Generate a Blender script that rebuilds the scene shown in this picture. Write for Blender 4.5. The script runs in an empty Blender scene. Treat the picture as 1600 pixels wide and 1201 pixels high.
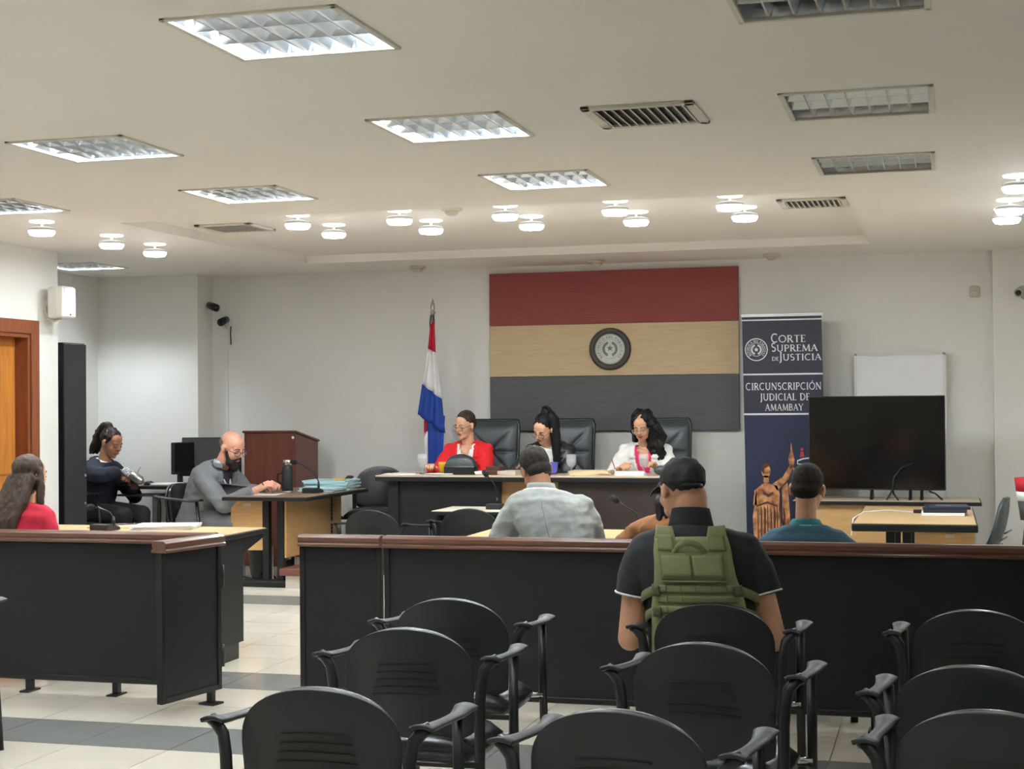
import bpy, bmesh, math, random
from math import sin, cos, pi, radians, sqrt, atan2
from mathutils import Vector, Matrix, Euler
from mathutils.bvhtree import BVHTree
random.seed(7)
scene = bpy.context.scene
COL = scene.collection

# ------------------------------------------------------------------ camera
F_PX, YAW, PITCH, ROLL, CAM_H = 2394.5, 0.27319, 0.013154, -0.008503, 1.6
cam_d = bpy.data.cameras.new('camera'); cam = bpy.data.objects.new('camera', cam_d); COL.objects.link(cam)
cam_d.sensor_fit = 'HORIZONTAL'; cam_d.sensor_width = 36.0; cam_d.lens = F_PX / 1600 * 36.0
cam_d.clip_start = 0.05; cam_d.clip_end = 100
_f = Vector((-sin(YAW)*cos(PITCH), cos(YAW)*cos(PITCH), sin(PITCH)))
_r = Vector((cos(YAW), sin(YAW), 0)); _u = _r.cross(_f)
_r2 = cos(ROLL)*_r + sin(ROLL)*_u; _u2 = -sin(ROLL)*_r + cos(ROLL)*_u
cam.matrix_world = Matrix(((_r2.x, _u2.x, -_f.x, 0), (_r2.y, _u2.y, -_f.y, 0), (_r2.z, _u2.z, -_f.z, CAM_H), (0, 0, 0, 1)))
scene.camera = cam
# ------------------------------------------------------------------ world, exposure
TUBE_STRENGTH = 95.0
DISC_STRENGTH = 60.0
world = bpy.data.worlds.new('world'); scene.world = world; world.use_nodes = True
world.node_tree.nodes['Background'].inputs[0].default_value = (0.9, 0.95, 1.0, 1)
world.node_tree.nodes['Background'].inputs[1].default_value = 0.25
vs = scene.view_settings
vs.view_transform = 'Standard'; vs.look = 'None'; vs.exposure = 2.05; vs.gamma = 1.0; vs.use_curve_mapping = False
scene.cycles.max_bounces = 8; scene.cycles.diffuse_bounces = 5; scene.cycles.sample_clamp_indirect = 4.0
scene.cycles.caustics_reflective = False; scene.cycles.caustics_refractive = False

# ------------------------------------------------------------------ materials
def lin(c):
    return tuple((v/255/12.92 if v/255 <= 0.04045 else ((v/255+0.055)/1.055)**2.4) for v in c)
MATS = {}
def mat(name, col, rough=0.5, metal=0.0, var=0.05, vscale=6.0, bump=0.0, bscale=120.0, stretch=None, spec=0.5, col2=None,
        trans=0.0, emit=0.0, alpha=1.0, coat=0.0):
    if name in MATS: return MATS[name]
    m = bpy.data.materials.new(name); m.use_nodes = True; MATS[name] = m
    nt = m.node_tree; N = nt.nodes; L = nt.links; b = N['Principled BSDF']
    c = lin(col)
    b.inputs['Roughness'].default_value = rough; b.inputs['Metallic'].default_value = metal
    b.inputs['Specular IOR Level'].default_value = spec
    b.inputs['Transmission Weight'].default_value = trans; b.inputs['Alpha'].default_value = alpha
    b.inputs['Coat Weight'].default_value = coat
    tc = N.new('ShaderNodeTexCoord'); mp = N.new('ShaderNodeMapping'); L.new(tc.outputs['Object'], mp.inputs['Vector'])
    if stretch: mp.inputs['Scale'].default_value = stretch
    nz = N.new('ShaderNodeTexNoise'); nz.inputs['Scale'].default_value = vscale; nz.inputs['Detail'].default_value = 5
    L.new(mp.outputs[0], nz.inputs['Vector'])
    rp = N.new('ShaderNodeValToRGB'); L.new(nz.outputs['Fac'], rp.inputs['Fac'])
    c2 = lin(col2) if col2 else c
    rp.color_ramp.elements[0].position = 0.3; rp.color_ramp.elements[1].position = 0.7
    rp.color_ramp.elements[0].color = tuple(v*(1-var) for v in c)+(1,)
    rp.color_ramp.elements[1].color = tuple(min(1, v*(1+var)) for v in c2)+(1,)
    L.new(rp.outputs['Color'], b.inputs['Base Color'])
    if emit:
        b.inputs['Emission Color'].default_value = c+(1,); b.inputs['Emission Strength'].default_value = emit
    if bump:
        n2 = N.new('ShaderNodeTexNoise'); n2.inputs['Scale'].default_value = bscale; n2.inputs['Detail'].default_value = 3
        L.new(mp.outputs[0], n2.inputs['Vector'])
        bp = N.new('ShaderNodeBump'); bp.inputs['Strength'].default_value = bump; bp.inputs['Distance'].default_value = 0.01
        L.new(n2.outputs['Fac'], bp.inputs['Height']); L.new(bp.outputs['Normal'], b.inputs['Normal'])
    return m

W_WALL = mat('wall_paint', (226, 225, 221), 0.55, var=0.02, vscale=1.5, bump=0.03, bscale=60)
W_CEIL = mat('ceiling_paint', (234, 230, 223), 0.7, var=0.015, vscale=1.0)
TILE = mat('cream_tile', (212, 203, 187), 0.12, var=0.04, vscale=2.5, spec=0.5)
TILE_G = mat('grey_tile', (128, 128, 125), 0.15, var=0.06, vscale=2.5)
GROUT = mat('grout', (150, 144, 134), 0.8)
BLACKBOARD = mat('black_laminate', (26, 27, 29), 0.5, var=0.1, vscale=3, bump=0.03, bscale=300, spec=0.3)
BLACKMETAL = mat('black_metal', (30, 31, 32), 0.35, metal=0.3)
BLACKPLASTIC = mat('black_plastic', (31, 34, 36), 0.45, var=0.06, vscale=20, bump=0.05, bscale=500, spec=0.4)
BLACKVINYL = mat('black_vinyl', (34, 36, 38), 0.26, var=0.05, bump=0.06, bscale=180)
LEATHER = mat('black_leather', (56, 63, 68), 0.33, var=0.08, bump=0.08, bscale=120)
DARKSLOT = mat('slot_black', (16, 17, 18), 0.6)
RAILWOOD = mat('rail_wood', (104, 68, 54), 0.3, var=0.22, vscale=9, stretch=(1, 14, 14), coat=0.3)
DOORWOOD = mat('door_wood', (188, 120, 52), 0.4, var=0.22, vscale=5, stretch=(6, 6, 0.6))
DOORFRAME = mat('door_frame_wood', (132, 74, 46), 0.4, var=0.2, vscale=6, stretch=(6, 6, 0.6))
TANWOOD = mat('tan_laminate', (196, 156, 104), 0.4, var=0.09, vscale=7, stretch=(1, 1, 8))
TANTOP = mat('tan_top', (205, 172, 126), 0.35, var=0.06, vscale=5, stretch=(1, 8, 1))
PALETOP = mat('pale_top', (196, 176, 154), 0.35, var=0.06, vscale=5)
BROWNTOP = mat('brown_top', (136, 110, 92), 0.35, var=0.1, vscale=6)
REDWOOD = mat('red_wood', (104, 56, 44), 0.35, var=0.2, vscale=6, stretch=(8, 8, 0.7))
STEPWOOD = mat('step_wood', (112, 68, 58), 0.4, var=0.15, vscale=6)
STONE = mat('pale_stone', (205, 198, 186), 0.3, var=0.05)
CHROME = mat('chrome', (210, 210, 210), 0.2, metal=1.0)
STEEL = mat('brushed_steel', (180, 180, 178), 0.35, metal=0.9)
ALU = mat('louvre_aluminium', (228, 232, 236), 0.22, metal=1.0, var=0.01)
FRAMEWHITE = mat('fixture_white', (214, 208, 198), 0.4)
WHITEPLASTIC = mat('white_plastic', (222, 220, 212), 0.4)
OFFPLASTIC = mat('beige_plastic', (196, 188, 172), 0.5)
PAPER = mat('paper', (238, 238, 238), 0.8, var=0.02)
CREAMPAPER = mat('cream_folder', (224, 204, 164), 0.8, var=0.04)
BLUEPAPER = mat('pale_blue_folder', (178, 208, 212), 0.8, var=0.06, vscale=30)
YELLOW = mat('yellow', (226, 176, 40), 0.5)
WINE = mat('wine_leather', (80, 48, 44), 0.4)
NAVYBOOK = mat('navy_cover', (38, 44, 66), 0.4)
SCREEN = mat('screen_black', (14, 13, 13), 0.12, spec=0.6, var=0.02)
SCREENGREY = mat('screen_grey', (70, 72, 70), 0.35)
GLASS = mat('clear_glass', (235, 238, 240), 0.05, var=0.0, alpha=0.16)
WHITELOUVRE = mat('louvre_white', (232, 236, 240), 0.3, var=0.01)
WATER = mat('water', (170, 175, 178), 0.05, var=0.0, alpha=0.35)
FLAGRED = mat('panel_red', (140, 60, 56), 0.6, var=0.12, vscale=6, stretch=(1, 1, 14), bump=0.1, bscale=40)
FLAGCREAM = mat('panel_cream', (200, 176, 140), 0.6, var=0.08, vscale=6, stretch=(1, 1, 14), bump=0.08, bscale=40)
FLAGGREY = mat('panel_grey', (84, 86, 88), 0.6, var=0.14, vscale=6, stretch=(1, 1, 14), bump=0.1, bscale=40)
CLOTHRED = mat('flag_red', (196, 30, 52), 0.75); CLOTHWHITE = mat('flag_white', (226, 226, 226), 0.75); CLOTHBLUE = mat('flag_blue', (34, 70, 160), 0.75)
BANNERNAVY = mat('banner_navy', (42, 44, 62), 0.5, var=0.08, vscale=2)
BANNERBLUE = mat('banner_blue', (28, 38, 72), 0.5, var=0.12, vscale=2)
PRINTWHITE = mat('print_white', (228, 230, 234), 0.6, var=0.01)
BRONZE = mat('print_bronze', (150, 92, 56), 0.6, var=0.45, vscale=14, col2=(214, 150, 100))
BRONZE_D = mat('print_bronze_dark', (92, 52, 34), 0.6, var=0.4, vscale=18)
PRINTRED = mat('print_red', (204, 62, 62), 0.6)
SEALDARK = mat('seal_rim', (66, 60, 54), 0.5); SEALGREY = mat('seal_silver', (186, 188, 182), 0.45, metal=0.3); SEALINK = mat('seal_relief', (98, 98, 94), 0.6)
TUBE = mat('lit_tube', (236, 246, 252), 0.5, emit=TUBE_STRENGTH, var=0)
TUBE_OFF = mat('unlit_tube', (225, 228, 230), 0.4)
DISC = mat('lit_diffuser', (240, 248, 252), 0.5, emit=DISC_STRENGTH, var=0)
DIMGLOW = mat('dim_lamp_glow', (255, 255, 255), 0.5, emit=0.7, var=0)  # soft emission for the lamp rim, also put on the plate above it

# ------------------------------------------------------------------ mesh helpers
class MB:
    def __init__(s): s.v = []; s.f = []
    def add(s, vs, fs):
        o = len(s.v); s.v += [Vector(v) for v in vs]; s.f += [tuple(i+o for i in f) for f in fs]; return s
    def box(s, c, d, rz=0.0, M=None):
        h = [x/2 for x in d]; P = [Vector((sx*h[0], sy*h[1], sz*h[2])) for sx in (-1, 1) for sy in (-1, 1) for sz in (-1, 1)]
        R = M or Matrix.Rotation(rz, 3, 'Z')
        return s.add([R @ p + Vector(c) for p in P], [(0, 1, 3, 2), (4, 6, 7, 5), (0, 4, 5, 1), (2, 3, 7, 6), (0, 2, 6, 4), (1, 5, 7, 3)])
    def bb(s, x0, x1, y0, y1, z0, z1):
        return s.box(((x0+x1)/2, (y0+y1)/2, (z0+z1)/2), (x1-x0, y1-y0, z1-z0))
    def ell(s, c, r, R=None, nu=16, nv=10):
        vs = [Vector((0, 0, r[2]))]; 
        for j in range(1, nv):
            a = pi*j/nv
            for i in range(nu): vs.append(Vector((r[0]*sin(a)*cos(2*pi*i/nu), r[1]*sin(a)*sin(2*pi*i/nu), r[2]*cos(a))))
        vs.append(Vector((0, 0, -r[2]))); n = len(vs)-1; fs = []
        for i in range(nu):
            k = (i+1) % nu
            fs.append((0, 1+i, 1+k)); fs.append((n, n-nu+k, n-nu+i))
            for j in range(nv-2): a = 1+j*nu; fs.append((a+i, a+nu+i, a+nu+k, a+k))
        R = R or Matrix.Identity(3)
        return s.add([R @ v + Vector(c) for v in vs], fs)
    def frame(s, d):
        d = d.normalized(); a = Vector((0, 0, 1)) if abs(d.z) < 0.9 else Vector((1, 0, 0)); x = d.cross(a).normalized(); return x, x.cross(d)
    def cone(s, a, b, ra, rb, n=14, flat=1.0):
        a, b = Vector(a), Vector(b); x, y = s.frame(b-a); vs = []
        for p, r in ((a, ra), (b, rb)):
            for i in range(n): vs.append(p + x*r*cos(2*pi*i/n) + y*r*flat*sin(2*pi*i/n))
        fs = [tuple(range(n)), tuple(range(2*n-1, n-1, -1))] + [(i, n+i, n+(i+1) % n, (i+1) % n) for i in range(n)]
        return s.add(vs, fs)
    def cap(s, a, b, ra, rb, n=14):
        s.cone(a, b, ra, rb, n); s.ell(a, (ra,)*3, nu=n, nv=8); s.ell(b, (rb,)*3, nu=n, nv=8); return s
    def chain(s, pts, rs, n=12):
        for i in range(len(pts)-1): s.cap(pts[i], pts[i+1], rs[i], rs[i+1], n)
        return s
    def tube(s, pts, r, n=8, flat=1.0, closed=False):
        pts = [Vector(p) for p in pts]; m = len(pts); rings = []; prev = None
        rr = r if isinstance(r, (list, tuple)) else [r]*m
        for k, p in enumerate(pts):
            d = (pts[(k+1) % m]-pts[k-1]) if closed else (pts[min(k+1, m-1)]-pts[max(k-1, 0)])
            d.normalize()
            if prev is None: x, y = s.frame(d)
            else:
                x = (prev - d*prev.dot(d)).normalized(); y = x.cross(d)
            prev = x
            rings.append([p + x*rr[k]*cos(2*pi*i/n) + y*rr[k]*flat*sin(2*pi*i/n) for i in range(n)])
        vs = [v for R in rings for v in R]; fs = []
        for k in range(m if closed else m-1):
            a, b = k*n, ((k+1) % m)*n
            fs += [(a+i, b+i, b+(i+1) % n, a+(i+1) % n) for i in range(n)]
        if not closed: fs += [tuple(range(n)), tuple(range(m*n-1, (m-1)*n-1, -1))]
        return s.add(vs, fs)
    def lathe(s, prof, c=(0, 0, 0), n=24, R=None):
        vs = []; fs = []; R = R or Matrix.Identity(3); m = len(prof)
        for r, z in prof:
            for i in range(n): vs.append(R @ Vector((max(r, 1e-4)*cos(2*pi*i/n), max(r, 1e-4)*sin(2*pi*i/n), z)) + Vector(c))
        for k in range(m-1): fs += [(k*n+i, k*n+(i+1) % n, (k+1)*n+(i+1) % n, (k+1)*n+i) for i in range(n)]
        fs += [tuple(range(n-1, -1, -1)), tuple(range((m-1)*n, m*n))]
        return s.add(vs, fs)
    def prism(s, poly, a0, a1, axis='Z'):
        def q(p, a):
            return {'Z': (p[0], p[1], a), 'Y': (p[0], a, p[1]), 'X': (a, p[0], p[1])}[axis]
        n = len(poly); vs = [q(p, a0) for p in poly]+[q(p, a1) for p in poly]
        return s.add(vs, [tuple(range(n-1, -1, -1)), tuple(range(n, 2*n))]+[(i, (i+1) % n, n+(i+1) % n, n+i) for i in range(n)])
    def loft(s, rings):
        n = len(rings[0]); m = len(rings); fs = []
        for k in range(m-1): fs += [(k*n+i, k*n+(i+1) % n, (k+1)*n+(i+1) % n, (k+1)*n+i) for i in range(n)]
        fs += [tuple(range(n-1, -1, -1)), tuple(range((m-1)*n, m*n))]
        return s.add([v for R in rings for v in R], fs)
    def sheet(s, grid, t):
        """thick sheet from a grid of points; t = thickness vector field along normals"""
        R, C = len(grid), len(grid[0]); g = [[Vector(p) for p in r] for r in grid]; nn = []
        for i in range(R):
            row = []
            for j in range(C):
                a = g[min(i+1, R-1)][j]-g[max(i-1, 0)][j]; b = g[i][min(j+1, C-1)]-g[i][max(j-1, 0)]
                c = a.cross(b); row.append(c.normalized() if c.length > 1e-9 else Vector((0, 0, 1)))
            nn.append(row)
        top = [g[i][j]+nn[i][j]*t for i in range(R) for j in range(C)]; bot = [g[i][j] for i in range(R) for j in range(C)]
        N = R*C; fs = []
        for i in range(R-1):
            for j in range(C-1):
                a, b, c, d = i*C+j, i*C+j+1, (i+1)*C+j+1, (i+1)*C+j
                fs.append((a, d, c, b)); fs.append((N+a, N+b, N+c, N+d))
        bd = [i for i in range(C)]+[i*C+C-1 for i in range(1, R)]+[(R-1)*C+j for j in range(C-2, -1, -1)]+[i*C for i in range(R-2, 0, -1)]
        for k in range(len(bd)):
            a, b = bd[k], bd[(k+1) % len(bd)]; fs.append((a, b, N+b, N+a))
        return s.add(bot+top, fs)
    def mesh(s, name):
        me = bpy.data.meshes.new(name); me.from_pydata([tuple(v) for v in s.v], [], s.f); me.validate()
        bm = bmesh.new(); bm.from_mesh(me); bmesh.ops.recalc_face_normals(bm, faces=bm.faces); bm.to_mesh(me); bm.free()
        return me
    def build(s, name, m, parent=None, smooth=False, bevel=0.0, seg=2, loc=None):
        return put(name, s.mesh(name), m, parent, smooth, bevel, seg, loc)

def put(name, me, m, parent=None, smooth=False, bevel=0.0, seg=2, loc=None):
    o = bpy.data.objects.new(name, me); COL.objects.link(o)
    if m: me.materials.clear(); me.materials.append(m)
    if smooth:
        for p in me.polygons: p.use_smooth = True
    if bevel:
        md = o.modifiers.new('bevel', 'BEVEL'); md.width = bevel; md.segments = seg; md.limit_method = 'ANGLE'; md.angle_limit = radians(40)
    if parent: o.parent = parent
    if loc: o.location = loc
    return o
def tag(o, label, cat, group=None, kind=None):
    if label: o['label'] = label
    if cat: o['category'] = cat
    if group: o['group'] = group
    if kind: o['kind'] = kind
    return o
def thing(name, label, cat, loc=(0, 0, 0), rz=0.0, group=None):
    o = bpy.data.objects.new(name, None); COL.objects.link(o); o.location = loc; o.rotation_euler = (0, 0, rz); o.empty_display_size = 0.1
    return tag(o, label, cat, group)
def struct(o):
    o['kind'] = 'structure'; return o
def copy_tree(root, loc=None, rz=None, label=None, parent=None):
    c = root.copy(); COL.objects.link(c); c.parent = parent
    if loc is not None: c.location = loc
    if rz is not None: c.rotation_euler = (0, 0, rz)
    if label: c['label'] = label
    for ch in list(root.children): copy_tree(ch, parent=c)
    return c
def evaluated(me, mods):
    o = bpy.data.objects.new('tmp', me); COL.objects.link(o)
    for ty, kw in mods:
        md = o.modifiers.new(ty, ty)
        for k, v in kw.items(): setattr(md, k, v)
    dg = bpy.context.evaluated_depsgraph_get(); dg.update()
    r = bpy.data.meshes.new_from_object(o.evaluated_get(dg)); bpy.data.objects.remove(o); return r
def blob(mb, voxel, smooth=6, factor=0.5):
    """one continuous surface grown from overlapping volumes"""
    return evaluated(mb.mesh('blob'), [('REMESH', dict(mode='VOXEL', voxel_size=voxel)), ('SMOOTH', dict(iterations=smooth, factor=factor))])
# ------------------------------------------------------------------ the room
CZ, TZ = 2.90, 2.97
PANEL = 0.62
COLS = (-5.81, -4.06, -2.19, -0.335)           # troffer centres in X
ROWS = (4.92, 6.82, 8.58)
LIT = {(-5.81, 8.58), (-4.06, 6.82), (-4.06, 8.58), (-2.19, 4.92), (-2.19, 6.82), (-2.19, 8.58), (-4.06, 4.92), (-5.81, 6.82), (-5.81, 4.92)}
panels = [(x, y) for x in COLS for y in ROWS] + [(-7.57, 12.42)]
added_rear = [(x, y) for x in (-5.81, -4.06, -2.19, -0.335) for y in (2.9,)] + [(-4.06, 0.6), (-0.335, 0.6)]  # unseen fixtures behind the camera, added to light the room
panels += added_rear
LIT |= set(added_rear) | {(-7.57, 12.42)}
TRAY = (-5.55, -0.56, 9.62, 12.92)

RX0, RX1, RY0, RY1 = -8.1, 1.45, -3.0, 13.92
def in_room(x, y):
    return not (x < -7.04 and y < 11.2)
holes = [(x-PANEL/2, x+PANEL/2, y-PANEL/2, y+PANEL/2) for x, y in panels] + [TRAY]
xs = sorted({RX0, RX1, -7.04} | {h[0] for h in holes} | {h[1] for h in holes}); ys = sorted({RY0, RY1, 11.2} | {h[2] for h in holes} | {h[3] for h in holes})
m = MB()
for i in range(len(xs)-1):
    for j in range(len(ys)-1):
        cx, cy = (xs[i]+xs[i+1])/2, (ys[j]+ys[j+1])/2
        if any(h[0] < cx < h[1] and h[2] < cy < h[3] for h in holes) or not in_room(cx, cy): continue
        m.add([(xs[i], ys[j], CZ), (xs[i], ys[j+1], CZ), (xs[i+1], ys[j+1], CZ), (xs[i+1], ys[j], CZ)], [(0, 1, 2, 3)])
# raised tray: top and its four upstands
a, b, c, d = TRAY
m.add([(a, c, TZ), (a, d, TZ), (b, d, TZ), (b, c, TZ)], [(0, 1, 2, 3)])
for p, q in (((a, c), (a, d)), ((a, d), (b, d)), ((b, d), (b, c)), ((b, c), (a, c))):
    m.add([(p[0], p[1], CZ), (q[0], q[1], CZ), (q[0], q[1], TZ), (p[0], p[1], TZ)], [(0, 1, 2, 3)])
# slab above so that no daylight leaks in through the fixture openings
m.bb(RX0-0.1, RX1+0.1, RY0-0.1, RY1+0.1, 3.12, 3.2)
ceiling = struct(m.build('ceiling', W_CEIL))

# floor: tiles are pieces, laid on a screed
fl = MB(); fl.bb(RX0-0.1, RX1+0.1, RY0-0.1, RY1+0.1, -0.12, -0.006); floor = struct(fl.build('floor', GROUT))
T = 0.5; tx0, ty0 = -7.5, 3.48
tile_me = MB().box((0, 0, -0.004), (T-0.005, T-0.005, 0.008)).mesh('tile'); tile_me.materials.append(TILE)
tile_mg = tile_me.copy(); tile_mg.materials.clear(); tile_mg.materials.append(TILE_G)
GREY_ROWS = (6.48, 7.98)
rest = MB()
for j in range(-13, 21):
    for i in range(-2, 18):
        x, y = tx0+i*T, ty0+j*T
        if x+T > RX1+0.3 or y > 14 or (x < -7.3 and y < 11): continue
        grey = any(abs(y-g) < 0.05 for g in GREY_ROWS)
        if 3.4 < y < 11.3 and -7.6 < x < 0.9:
            o = bpy.data.objects.new('tile', tile_mg if grey else tile_me); COL.objects.link(o); o.location = (x+T/2, y+T/2, 0); o.parent = floor
        else: rest.box((x+T/2, y+T/2, -0.004), (T-0.005, T-0.005, 0.008))
o = rest.build('tile_field', TILE, floor); o['kind'] = 'stuff'

def wall(name, x0, x1, y0, y1, z0=0.0, z1=3.0): return struct(MB().bb(x0, x1, y0, y1, z0, z1).build(name, W_WALL))
wall('wall_back', -7.0, RX1+0.1, 13.92, 14.1)
wall('wall_back_column', -8.2, -7.0, 13.6, 14.1)
wall('wall_right_pillar', 0.434, RX1, 13.80, 13.92)
wall('wall_right', RX1, RX1+0.12, RY0, 14.1)
wall('wall_behind', -7.2, RX1+0.1, RY0-0.12, RY0)
wall('wall_alcove', -8.2, -8.1, 11.0, 13.6)
DY0, DY1, DZ = 9.86, 10.79, 2.2
m = MB(); m.bb(-7.2, -7.04, RY0, DY0, 0, 3.0); m.bb(-7.2, -7.04, DY1, 11.2, 0, 3.0); m.bb(-7.2, -7.04, DY0, DY1, DZ, 3.0); m.bb(-8.2, -7.2, 11.08, 11.2, 0, 3.0)
struct(m.build('wall_left', W_WALL))
# door in the left wall
dr = bpy.data.objects.new('door_1', None); COL.objects.link(dr); dr.location = (-7.04, 0, 0); struct(dr)
dr['label'] = 'orange-brown panelled wooden door in a dark wooden frame'
for y0, y1 in ((DY0-0.11, DY0+0.0), (DY1, DY1+0.11)): MB().bb(-0.02, 0.022, y0, y1, 0, DZ+0.11).build('casing', DOORFRAME, dr, bevel=0.006)
MB().bb(-0.02, 0.022, DY0, DY1, DZ, DZ+0.11).build('casing', DOORFRAME, dr, bevel=0.006)
for y0, y1 in ((DY0, DY0+0.03), (DY1-0.03, DY1)): MB().bb(-0.15, 0.005, y0, y1, 0, DZ).build('jamb', DOORFRAME, dr, bevel=0.004)
MB().bb(-0.15, 0.005, DY0+0.03, DY1-0.03, DZ-0.03, DZ).build('jamb', DOORFRAME, dr)
lf = MB().bb(-0.15, -0.115, DY0+0.03, DY1-0.03, 0.01, DZ-0.03).build('leaf', DOORWOOD, dr)
for z0, z1 in ((0.2, 0.95), (1.08, 2.02)):
    for y0, y1 in ((DY0+0.13, DY0+0.43), (DY0+0.5, DY1-0.13)):
        MB().bb(-0.122, -0.104, y0, y1, z0, z1).build('panel', DOORWOOD, lf, bevel=0.012)
mm = MB(); mm.lathe([(0.025, 0), (0.025, 0.01), (0.012, 0.015), (0.012, 0.05), (0.03, 0.055), (0.03, 0.075), (0.0, 0.085)], (-0.115, DY0+0.1, 1.02), 14, Matrix.Rotation(pi/2, 3, 'Y')); mm.build('handle', CHROME, lf, True)
# dais and platform
struct(MB().bb(-8.1, -4.72, 11.45, 13.92, 0, 0.11).build('floor_dais', STONE))
struct(MB().bb(-5.45, -4.72, 12.92, 13.92, 0.11, 0.2).build('floor_platform_side', STONE))
struct(MB().bb(-8.1, -4.72, 11.438, 11.45, 0, 0.07).build('trim_1', TILE_G))
struct(MB().bb(-4.72, -1.0, 12.08, 13.92, 0, 0.27).build('floor_platform', STONE))
st = struct(MB().bb(-5.2, -4.72, 11.62, 12.2, 0.11, 0.215).build('floor_step', STONE))
MB().bb(-5.24, -4.72, 11.58, 12.2, 0.215, 0.275).build('tread', STEPWOOD, st, bevel=0.008)
MB().bb(-5.36, -4.72, 12.0, 12.3, 0.33, 0.41).build('tread', STEPWOOD, st, bevel=0.008)
MB().bb(-5.3, -4.72, 12.03, 12.3, 0.11, 0.33).build('riser', STONE, st)

# ------------------------------------------------------------------ recessed louvre lights
def troffer(name, label, lit):
    t = thing(name, label, 'ceiling light', (0, 0, CZ), group='square louvred ceiling lights'); h = PANEL/2
    m = MB()
    for a in (0, 1, 2, 3):
        R = Matrix.Rotation(a*pi/2, 3, 'Z'); m.box(R @ Vector((0, h-0.004, -0.002)), (2*h+0.014, 0.022, 0.014), M=R)
    m.build('trim_frame', FRAMEWHITE, t, bevel=0.003)
    m = MB()
    z = 0.1
    m.add([(-h, -h, z), (h, -h, z), (h, h, z), (-h, h, z), (-h, -h, 0), (h, -h, 0), (h, h, 0), (-h, h, 0)],
          [(0, 4, 5, 1), (1, 5, 6, 2), (2, 6, 7, 3), (3, 7, 4, 0)])
    m.build('side_reflector', ALU, t)
    MB().bb(-h, h, -h, h, z, z+0.004).build('back_reflector', WHITEPLASTIC if lit else ALU, t)
    for k in range(3):
        y = (k-1)*0.195
        MB().cone((-0.28, y, 0.075), (0.28, y, 0.075), 0.013, 0.013, 10).build('tube', TUBE if lit else TUBE_OFF, t, True)
    for k in range(2):
        y = (k-0.5)*0.195
        MB().prism([(y-0.02, 0.06), (y+0.02, 0.06), (y+0.003, 0.004), (y-0.003, 0.004)], -h+0.012, h-0.012, 'X').build('louvre_rail', ALU, t)
    for k in range(6):
        x = (k-2.5)*0.0855
        MB().prism([(x-0.022, 0.058), (x+0.022, 0.058), (x+0.003, 0.002), (x-0.003, 0.002)], -h+0.012, h-0.012, 'Y').build('louvre_blade', ALU, t)
    return t
LAB = {(-5.81, 8.58): 'lit square louvred ceiling light cut by the left frame edge',
       (-4.06, 6.82): 'lit square louvred ceiling light at far left, third row from the bench',
       (-4.06, 8.58): 'lit square louvred ceiling light just before the left air vent',
       (-2.19, 4.92): 'largest lit square louvred ceiling light, nearest one at top left',
       (-2.19, 6.82): 'lit square louvred ceiling light left of the near air vent',
       (-2.19, 8.58): 'lit square louvred ceiling light just before the smoke detector and round lamps',
       (-0.335, 4.92): 'unlit mirror louvred ceiling light cut by the top right frame edge',
       (-0.335, 6.82): 'unlit mirror louvred ceiling light, middle one of the right column',
       (-0.335, 8.58): 'unlit mirror louvred ceiling light before the right air vent, smallest of the right column',
       (-7.57, 12.42): 'lit louvred ceiling light in the alcove over the black cabinet'}
protos = {}
for p in panels:
    lit = p in LIT
    lab = LAB.get(p) or 'assumed unseen lit louvred ceiling light, %s column, %s row overhead' % ({-5.81: 'leftmost', -4.06: 'second', -2.19: 'third', -0.335: 'rightmost'}[p[0]], {4.92: 'third', 6.82: 'fourth', 8.58: 'fifth', 2.9: 'second', 0.6: 'first'}[p[1]])
    if lit not in protos:
        protos[lit] = troffer('louvre_light', lab, lit); o = protos[lit]
    else: o = copy_tree(protos[lit], label=lab)
    o.location = (p[0], p[1], CZ)

# round lamps
def round_lamp(x, y, z, label):
    t = thing('round_ceiling_lamp', label, 'ceiling lamp', (x, y, z), group='round glowing ceiling lamps')
    MB().lathe([(0.082, -0.008), (0.084, -0.004), (0.084, 0.0)], n=28).build('ceiling_plate_glow', DIMGLOW, t, True)  # plate has an added glow, only the diffuser below is a lamp
    MB().cone((0, 0, -0.05), (0, 0, -0.006), 0.009, 0.009, 10).build('stem', WHITEPLASTIC, t, True)
    MB().lathe([(0.091, -0.07), (0.093, -0.064), (0.088, -0.05), (0.07, -0.044), (0.03, -0.043)], n=28).build('housing', PRINTWHITE, t, True)
    MB().lathe([(0.078, -0.094), (0.086, -0.09), (0.092, -0.078), (0.092, -0.066), (0.08, -0.062)], n=28).build('diffuser_rim', DIMGLOW, t, True)
    MB().lathe([(0.001, -0.097), (0.076, -0.097), (0.078, -0.0945), (0.001, -0.0945)], n=28).build('diffuser', DISC, t)
    return t
k = 1.37/1.25
names = ['leftmost', 'second from left', 'middle', 'second from right', 'rightmost']
proto = None
def lamp(x, y, z, lab):
    global proto
    if proto is None: proto = round_lamp(x, y, z, lab)
    else: copy_tree(proto, loc=(x, y, z), label=lab)
for i in range(5):
    lamp(-4.42+0.772*i, 10.13, TZ, 'round glowing lamp, %s of the five in the nearer recess row' % names[i])
    lamp(-4.40+0.772*i, 10.76, TZ, 'round glowing lamp, %s of the five in the farther recess row' % names[i])
for x, yy, side in ((-6.0, (9.35, 10.28, 10.94), 'left'), (0.44, (9.3, 10.4, 10.9), 'right')):
    for y, w in zip(yy, ('nearest', 'middle', 'farthest')):
        lamp(x, y, CZ, 'round glowing lamp, %s of the three along the %s side of the ceiling' % (w, side))

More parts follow.
